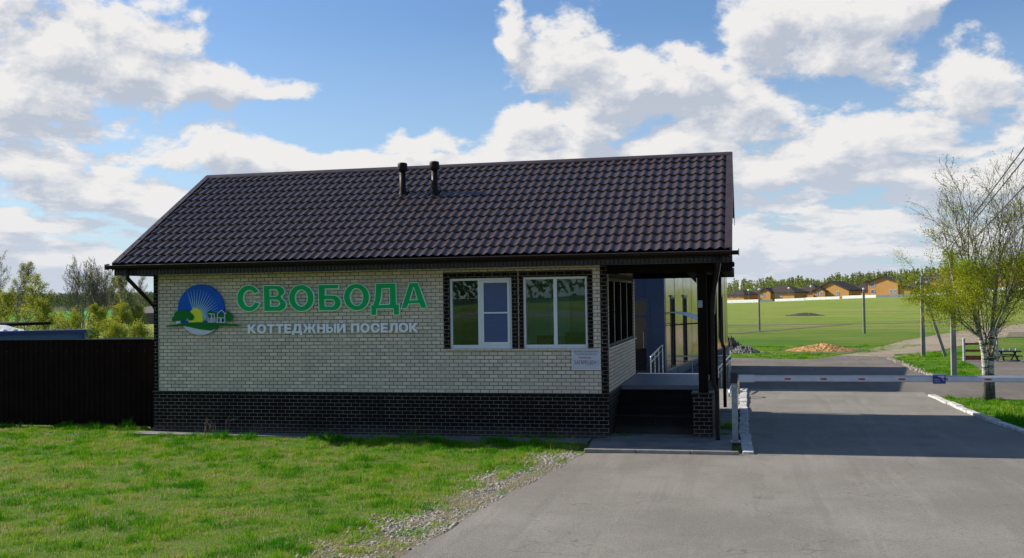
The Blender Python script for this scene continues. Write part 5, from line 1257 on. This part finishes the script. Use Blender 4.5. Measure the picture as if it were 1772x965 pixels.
def left_tree(px, D, h, style, label, seed, group='trees beyond the brown fence'):
    q = hxy(px, D); z0 = gz(q.x, q.y); t = thing({'bush': 'shrub'}.get(style, 'bare_tree' if style == 'bare' else 'birch_tree'), (q.x, q.y, z0), label, 'shrub' if style == 'bush' else 'tree', group)
    tr = Tree(seed)
    if style == 'birch':
        c = dict(segs=[12, 6, 4], jit=.04, up=[.06, .06, .03], rmin=.010, lvls=3, kids=[30, 7, 3], bare=[.22, .1, .1], ang=[38, 38, 35], ratio=[.34, .45, .5])
        tr.branch((q.x, q.y, z0-.05), (0, 0, 1), h, h*.016, 0, c); tr.make(t, 'bark_pale', 'twig', 'leaf_grey', 6500, .045, .10)
    elif style == 'yellow':
        c = dict(segs=[9, 6, 4], jit=.06, up=[.05, .05, .0], rmin=.012, lvls=3, kids=[26, 7, 3], bare=[.08, .1, .1], ang=[48, 40, 35], ratio=[.48, .5, .5])
        tr.branch((q.x, q.y, z0-.05), (0, 0, 1), h, h*.02, 0, c); tr.make(t, 'bark_grey', 'twig', 'leaf_yellow', 5500, .045, .12)
    elif style == 'green':
        c = dict(segs=[9, 6, 4], jit=.06, up=[.05, .05, .0], rmin=.012, lvls=3, kids=[24, 7, 3], bare=[.05, .1, .1], ang=[50, 40, 35], ratio=[.5, .5, .5])
        tr.branch((q.x, q.y, z0-.05), (0, 0, 1), h, h*.02, 0, c); tr.make(t, 'bark_grey', 'twig', 'leaf_yellow', 5000, .045, .12)
    elif style == 'bare':
        c = dict(segs=[6, 7, 5, 3], jit=.05, up=[.04, .09, .06], rmin=.009, lvls=3, kids=[9, 9, 6], bare=[.12, .2, .2], ang=[26, 30, 34], ratio=[.85, .5, .45], barklvl=1)
        for k in range(4):
            a = tr.r.uniform(0, 6.28); tr.branch((q.x+.1*math.cos(a), q.y+.1*math.sin(a), z0-.05), (.22*math.cos(a), .22*math.sin(a), 1), h*tr.r.uniform(.8, 1.), h*.010, 0, c)
        tr.make(t, 'bark_grey', 'bark_grey', 'leaf_grey', 1500, .045, .1)
    elif style == 'slim':
        c = dict(segs=[10, 5, 4], jit=.04, up=[.05, .09, .06], rmin=.009, lvls=3, kids=[22, 6, 3], bare=[.3, .1, .1], ang=[30, 34, 34], ratio=[.32, .45, .5])
        tr.branch((q.x, q.y, z0-.05), (0, 0, 1), h, h*.013, 0, c); tr.make(t, 'bark_pale', 'bark_grey', 'leaf_grey', 900, .045, .1)
    elif style == 'bush':
        c = dict(segs=[4, 3, 3], jit=.1, up=[.05, .05, .0], rmin=.012, lvls=2, kids=[9, 5], bare=[.1, .1], ang=[45, 40], ratio=[.6, .5])
        c['kids'] = [16, 6]; c['bare'] = [.02, .1]; c['ang'] = [52, 40]; c['ratio'] = [.95, .5]
        tr.branch((q.x, q.y, z0-.05), (0, 0, 1), h*.9, .04, 0, c)
        tr.make(t, 'bark_grey', 'twig', 'leaf_yellow', 2600, .045, .16)
left_tree(2, 88, 6.6, 'slim', 'tall bare slender tree at the left edge of the view', 11)
left_tree(30, 84, 5.9, 'birch', 'pale leafing birch standing third from the left above the blue shed', 12)
left_tree(8, 80, 3.6, 'yellow', 'yellow green leafing tree low at the left edge', 13)
left_tree(62, 80, 4.6, 'yellow', 'dense yellow green tree over the right part of the blue shed', 14)
left_tree(78, 78, 2.8, 'green', 'small green tree beside the dense yellow green one', 15)
left_tree(143, 86, 5.7, 'bare', 'tallest bare spreading tree above the right end of the blue shed', 16)
left_tree(182, 82, 4.5, 'bare', 'darker bare tree right of the tallest bare one', 17)
left_tree(168, 78, 2.5, 'green', 'young green tree between the two bare trees', 23)
left_tree(213, 84, 5.3, 'birch', 'pale leafing birch just left of the downpipe', 18)
left_tree(214, 76, 2.5, 'yellow', 'low yellow green tree under the pale birch near the downpipe', 19)
left_tree(246, 92, 5.2, 'slim', 'slender grey tree framed by the downpipe and the wall', 20)
left_tree(120, 74, 1.9, 'bush', 'round yellow green shrub between the green tree and the bare trees', 21)
left_tree(186, 72, 1.5, 'bush', 'low leafy shrub at the foot of the darker bare tree', 22)
for k, (px_b, D_b, h_b, st_b, lab_b) in enumerate([(150, 70, 1.1, 'bush', 'leafy shrub under the tallest bare tree'), (205, 70, 1.3, 'bush', 'shrub between the low yellow green tree and the bare tree'),
        (100, 96, 2.0, 'bush', 'far shrub before the bright green crop field'), (130, 92, 2.3, 'yellow', 'pale green young tree left of the tallest bare tree'), (232, 84, 2.4, 'yellow', 'pale green young tree seen through the downpipe triangle'),
        (44, 74, 2.4, 'bush', 'yellow green shrub beneath the pale birch above the shed'), (160, 100, 5.6, 'slim', 'slim grey tree behind the tallest bare tree'), (196, 96, 4.8, 'birch', 'second pale birch behind the darker bare tree')]):
    left_tree(px_b, D_b, h_b, st_b, lab_b, 60+k)
left_tree(238, 72, 1.2, 'bush', 'small leafy shrub low in front of the grey house', 24)

# far woods: many separate crowns and stems in one mass
def wood(name, spots, mat, label, nl=70, seed=1, trunks=True):
    rg = np.random.default_rng(seed); Vs, Fs, At = [], [], []; tk = MB()
    for (x, y, h, w) in spots:
        z = gz(x, y); n = nl
        u = rg.uniform(0, 1, n)**.8; rr = w*(1-.75*u)*np.sqrt(rg.uniform(.02, 1, n)); th = rg.uniform(0, 6.283, n)
        c = np.stack([x+rr*np.cos(th), y+rr*np.sin(th), z+h*(.22+.78*u)], 1); s_ = (h*(.022 if trunks else .035))*rg.uniform(.6, 1.5, n)[:, None]
        a = rg.normal(size=(n, 3)); a /= np.linalg.norm(a, axis=1)[:, None]; b_ = rg.normal(size=(n, 3)); b_ -= a*(a*b_).sum(1)[:, None]; b_ /= np.linalg.norm(b_, axis=1)[:, None]
        Vs.append(np.stack([c-a*s_*1.6, c+b_*s_, c+a*s_*1.6, c-b_*s_], 1).reshape(-1, 3)); At.append(np.repeat(np.clip(rg.normal(rg.uniform(.2, .8), .18, n), 0, 1), 4))
        if trunks: tk.tube([(x, y, z-.2), (x+rg.normal(0, .1), y, z+h*.9)], [h*.014, h*.006], 3, caps=False)
    V = np.concatenate(Vs); o = arrays(name, V, np.arange(len(V)).reshape(-1, 4), M[mat], None, attr=np.concatenate(At))
    tag(o, label, 'woodland', kind='stuff')
    if trunks: tag(build('stems', tk, M['bark_pale'], o, recalc=False), kind=None)
rw = random.Random(3); spots = []
for k in range(2300):
    px = rw.uniform(1225, 1830); D = rw.uniform(410, 520); q = hxy(px, D)
    hh = lerp_tab([(1250, 8.5), (1330, 9.5), (1400, 8.6), (1500, 10.5), (1600, 11.5), (1700, 12.5), (1800, 13)], px)*rw.uniform(.55, 1.02)*(1+.22*mn.noise(Vector((px*.03, 0, 0)))+.12*mn.noise(Vector((px*.11, 3, 0))))
    if px < 1320 and rw.random() < .45: continue
    spots.append((q.x, q.y, hh+(D-410)*.008, rw.uniform(.6, 1.5)))
wood('woodland', spots, 'leaf_wood', 'pale green spring wood with thin pale stems behind the brick houses', 46)
spots = []
for k in range(3600):
    px = rw.uniform(-60, 320); D = 430*math.exp(rw.uniform(0, 1.65)); q = hxy(px, D)
    if px < 115 and px > 78 and D < 520: continue
    spots.append((q.x, q.y, rw.uniform(4.5, 8.5)*(1 if D < 700 else 1.0), rw.uniform(2.5, 5)))
wood('woodland', spots, 'leaf_hazewood', 'dark mixed wood covering the far rise at the left', 26, 2, False)

spots = [(rw.uniform(-230, 230), rw.uniform(-250, -195), rw.uniform(9, 14), rw.uniform(2.5, 5)) for k in range(420)]
wood('woodland', spots, 'leaf_hazewood', 'wood behind the viewpoint, mirrored in the front windows', 30, 4, False)

# ------------------------------------------------------------------ grass blades, weeds, stones
def in_poly(x, y, P):
    c = np.zeros(len(x), bool); n = len(P)
    for i in range(n):
        x0, y0 = P[i]; x1, y1 = P[(i+1) % n]
        if y0 == y1: continue
        m_ = ((y0 > y) != (y1 > y)) & (x < (x1-x0)*(y-y0)/(y1-y0)+x0); c ^= m_
    return c
def vnoise(x, y, s, seed):        # cheap smooth value noise
    rg = np.random.default_rng(seed); Gd = rg.uniform(0, 1, (256, 256)); xs, ys = x*s+100, y*s+100
    xi, yi = np.floor(xs).astype(int), np.floor(ys).astype(int); fx, fy = xs-xi, ys-yi; fx = fx*fx*(3-2*fx); fy = fy*fy*(3-2*fy)
    g_ = lambda a, b_: Gd[a % 256, b_ % 256]
    return (g_(xi, yi)*(1-fx)+g_(xi+1, yi)*fx)*(1-fy)+(g_(xi, yi+1)*(1-fx)+g_(xi+1, yi+1)*fx)*fy
def grass(name, P, n, h, w, label, seed, dens=None, tintb=.0, z0=0.):
    rg = np.random.default_rng(seed); xs = [p[0] for p in P]; ys = [p[1] for p in P]
    x = rg.uniform(min(xs), max(xs), n*3); y = rg.uniform(min(ys), max(ys), n*3); k = in_poly(x, y, P); x, y = x[k][:n], y[k][:n]
    tuft = vnoise(x, y, 3.3, seed+1)*.55+vnoise(x, y, 9, seed+2)*.45; big_ = vnoise(x, y, .7, seed+3); dry = vnoise(x, y, 1.3, seed+4)*.5+vnoise(x, y, 5, seed+5)*.5
    keep = rg.uniform(0, 1, len(x)) < np.clip(.25+1.5*(tuft-.28), .12, 1)
    if dens is not None: keep &= rg.uniform(0, 1, len(x)) < dens(x, y)
    x, y, tuft, big_, dry = x[keep], y[keep], tuft[keep], big_[keep], dry[keep]; m_ = len(x)
    H_ = h*(.25+1.0*np.clip(tuft-.25, 0, 1)+2.2*np.clip(tuft-.62, 0, 1)+.4*np.clip(big_-.45, 0, 1))*rg.uniform(.55, 1.35, m_)
    th = rg.uniform(0, 6.283, m_); lean = rg.uniform(.05, .75, m_)*H_; ax = rg.uniform(0, 6.283, m_)
    dx, dy = np.cos(th), np.sin(th); wx_, wy_ = np.cos(ax)*w/2, np.sin(ax)*w/2
    r_ = rg.uniform(.7, 1.4, m_); wx_ *= r_; wy_ *= r_
    base = np.stack([x, y, np.full(m_, z0-.004)], 1); side = np.stack([wx_, wy_, np.zeros(m_)], 1)
    mid = base+np.stack([dx*lean*.3, dy*lean*.3, H_*.55], 1); tip = base+np.stack([dx*lean, dy*lean, H_*np.sqrt(np.clip(1-(lean/H_)**2*.5, .2, 1))], 1)
    V = np.stack([base-side, base+side, mid+side*.8, mid-side*.8, tip], 1).reshape(-1, 3)
    i = np.arange(m_)[:, None]*5; Ft = np.concatenate([i+np.array([[0, 1, 2]]), i+np.array([[0, 2, 3]]), i+np.array([[3, 2, 4]])], 0)
    tint = np.clip(.75*(dry-.34)*2+rg.normal(.17, .15, m_)+(rg.uniform(0, 1, m_) < .09)*.55-.65*np.clip(tuft-.52, 0, 1)+tintb, 0, 1)
    o = arrays(name, V, Ft, M['grass'], None, attr=np.repeat(tint, 5)); return tag(o, label, 'grass', kind='stuff')
lawn = [(-19.5, 20.3), (-12.7, 20.3), (-12.7, 19.35), (-3.1, 19.2), (-3.0, 18.4), (-3.35, 17.3), (-3.55, 15.6), (-3.8, 14.2), (-4.15, 12), (-4.6, 10), (-5.6, 8.3), (-10.5, 8.3)]
grass('lawn_grass', lawn, 420000, .078, .0055, 'patchy spring lawn with dry tufts in front of the guard house', 40)
grass('lawn_grass', lawn, 50000, .12, .006, 'taller bright green tufts standing out of the front lawn', 41, dens=lambda x, y: np.clip((vnoise(x, y, 1.9, 141)*.6+vnoise(x, y, 6, 142)*.4-.58)*7, 0, .6), tintb=-.05)
grass('dry_grass', lawn, 60000, .085, .006, 'pale dry straw scattered through the front lawn', 42, dens=lambda x, y: np.clip((vnoise(x, y, 1.2, 143)*.5+vnoise(x, y, 4, 144)*.5-.42)*4, 0, 1), tintb=.75)
edge = le[:70]; fringe = [(a, b_) for a, b_ in le if b_ > 8]+[(a, b_) for a, b_ in vin[::-1] if b_ > 8]
grass('verge_grass', fringe, 14000, .06, .005, 'thin grass clumps growing through the gravel at the driveway edge', 50, dens=lambda x, y: np.clip((vnoise(x, y, 1.8, 9)-.5)*4, 0, 1)*np.clip((left_x(y)-x)*3, 0, 1), tintb=.12) if False else None
def lx(y): return np.interp(y, [8, 10.6, 12.7, 14.4, 15.6, 16.6, 17.96], [-3.85, -3.6, -3.44, -3.26, -3.05, -2.95, -2.82])
grass('verge_grass', fringe, 45000, .06, .005, 'thin grass clumps growing through the gravel at the driveway edge', 50,
      dens=lambda x, y: np.clip((vnoise(x, y, 1.6, 9)*.6+vnoise(x, y, 4, 19)*.4-.30)*4, 0, 1)*np.clip((lx(y)-x)*4, 0, 1), tintb=.16)
grass('weed_grass', [(-12.2, 18.95), (-8.6, 18.75), (-3.1, 18.55), (-3.0, 19.1), (-5, 19.35), (-12.2, 19.5)], 22000, .13, .008, 'lush dark green weeds growing along the concrete strip', 60, dens=lambda x, y: np.clip((vnoise(x, y, 2.1, 61)-.38)*4, 0, 1), tintb=-.35)
grass('weed_grass', [(-6.6, 19.45), (-3.2, 19.3), (-3.2, 19.7), (-6.6, 19.72)], 3500, .15, .009, 'leafy weeds touching the dark plinth below the windows', 62, dens=lambda x, y: np.clip((vnoise(x, y, 2.6, 63)-.5)*6, 0, 1), tintb=-.4)
grass('weed_grass', [(-19, 19.9), (-12.8, 19.9), (-12.8, 20.37), (-19, 20.37)], 16000, .14, .010, 'rank green weeds at the foot of the brown fence', 64, dens=lambda x, y: np.clip((vnoise(x, y, 2.2, 65)-.35)*4, 0, 1), tintb=-.3)
grass('weed_grass', [(-.66, 20.3), (-.2, 20.3), (-.2, 24), (-.66, 24)], 5000, .10, .008, 'weeds in the narrow pavement behind the barrier post', 66, dens=lambda x, y: np.clip((vnoise(x, y, 2.2, 67)-.55)*8, 0, 1), tintb=-.1, z0=.05)
grass('weed_grass', [(-2.6, 19.3), (-.4, 19.3), (-.4, 20.2), (-2.6, 20.2)], 2500, .08, .008, 'sparse weeds on the concrete before the porch steps', 68, dens=lambda x, y: np.clip((vnoise(x, y, 2.2, 69)-.68)*9, 0, 1), tintb=-.1, z0=.055)
grass('island_grass', [(5.85, 45.9), (5.85, 42), (5.95, 37.4), (6.1, 35.4), (6.9, 35.3), (7.5, 36.2), (7.9, 38.5), (8.2, 41), (8.3, 44.3), (9, 46), (9.5, 50), (7.6, 50), (6.4, 48)], 45000, .075, .010, 'bright green grass island round the concrete poles', 70, tintb=-.12)
grass('verge_grass', [(4.95, 28.7), (5.0, 26.9), (5.12, 24.1), (5.4, 21.4), (5.8, 18.9), (9.5, 18), (14, 26.4), (9, 27.5), (6.8, 28.0), (5.9, 28.3)], 70000, .10, .009, 'bright green verge under the birch beside the pale kerb', 72, tintb=-.2)
grass('lawn_grass', [(-.7, 46.2), (1.4, 45.3), (2.6, 45.0), (3.9, 47.7), (4.9, 48.9), (6.4, 51), (9, 57), (-.6, 57)], 50000, .07, .013, 'bright lawn edge beyond the parking road', 74, tintb=-.05, dens=lambda x, y: np.clip(1-np.exp(-(((x-3.7)/2.2)**2+((y-52)/2.2)**2)*1.2)+.1, 0, 1))
# dry stalks at the wall
for k, (x, hh, ln) in enumerate(((-11.05, .42, .03), (-10.85, .30, -.08), (-10.6, .48, .16), (-9.9, .22, .02))):
    mb = MB(); rr = random.Random(k)
    for j in range(5):
        a = rr.uniform(-.15, .15); mb.tube([(x+j*.02, 19.5, 0), (x+j*.02+a*.4, 19.5+rr.uniform(-.05, .05), hh*.6), (x+j*.02+a+ln, 19.5+rr.uniform(-.08, .08), hh*rr.uniform(.7, 1.1))], [.006, .005, .003], 4)
    tag(build('dry_stalk', mb, M['wood_red'] if k == 9 else M['dirt']), ['upright reddish dry stalks at the plinth below the emblem', 'short dry stalks leaning left at the plinth', 'tallest dry stalks leaning right at the plinth', 'smallest dry stalks right of the others at the plinth'][k], 'dry stalks', 'dry stalks before the dark plinth')
# stones of the gravel verge (nobody could count them)
def stones(name, pts, label, seed, mat='stone_pale'):
    rg = random.Random(seed); mb = MB()
    for (x, y, s_) in pts:
        v = []; h = s_*rg.uniform(.35, .7); a0 = rg.uniform(0, 6.28); n = 6
        for k in range(n): a = a0+k*6.283/n; r_ = s_*rg.uniform(.65, 1.15); v.append((x+r_*math.cos(a), y+r_*math.sin(a)*.8, .004))
        for k in range(n): a = a0+k*6.283/n+.2; r_ = s_*rg.uniform(.35, .7); v.append((x+r_*math.cos(a), y+r_*math.sin(a)*.8, .004+h*rg.uniform(.8, 1.2)))
        mb.add(v, [tuple(range(n, 2*n))]+[(k, (k+1) % n, (k+1) % n+n, k+n) for k in range(n)])
    return tag(build(name, mb, M[mat], recalc=False), label, 'gravel', kind='stuff')
rg = random.Random(8); pts = []
while len(pts) < 8500:
    y = rg.uniform(8, 17.9); L = float(lx(y)); x = L-abs(rg.gauss(.25, .40))
    cl_ = mn.noise(Vector((x*1.1, y*.8, 5))); s_s = rg.choice((.005, .006, .007, .008, .009, .011, .013, .016, .020, .03))
    if cl_ < rg.uniform(-.35, .55) or (cl_ < .12 and s_s > .02) or x > L+.02: continue
    pts.append((x, y, s_s*rg.uniform(.7, 1.3)))
for (cx0, cy0, sx0, sy0, nn0) in ((-3.25, 17.35, .20, .30, 700), (-3.75, 15.0, .16, .5, 700), (-4.0, 12.1, .26, .55, 1500), (-4.3, 10.6, .3, .5, 700)):
    for _ in range(nn0):
        y = rg.gauss(cy0, sy0); x = min(rg.gauss(cx0, sx0), float(lx(y))-.02); pts.append((x, y, rg.choice((.007, .010, .013, .017, .022, .03))*rg.uniform(.7, 1.3)))
stones('gravel', pts, 'pale stone chips scattered along the worn driveway edge', 5)
pts = [(rg.gauss(-.15, .5), rg.gauss(50.1, .4), rg.uniform(.03, .09)) for _ in range(160)]+[(rg.uniform(4.0, 6.0), rg.uniform(44, 49), rg.uniform(.01, .03)) for _ in range(160)]
pts += [(5.88+rg.gauss(0, .07)+(y_-40)*-.008, y_, rg.uniform(.03, .08)) for y_ in [35.5+10*rg.random() for _ in range(260)]]
stones('gravel', pts, 'rubble stones edging the parking road and grass island', 6)
pts = [(rg.uniform(-14, -12.9), rg.uniform(19.9, 20.3), rg.uniform(.02, .06)) for _ in range(16)]+[(rg.uniform(-14.6, -13.2), 19.2+rg.gauss(0, .06), rg.uniform(.01, .03)) for _ in range(120)]
stones('gravel', pts, 'white stones lying at the foot of the brown fence', 7)
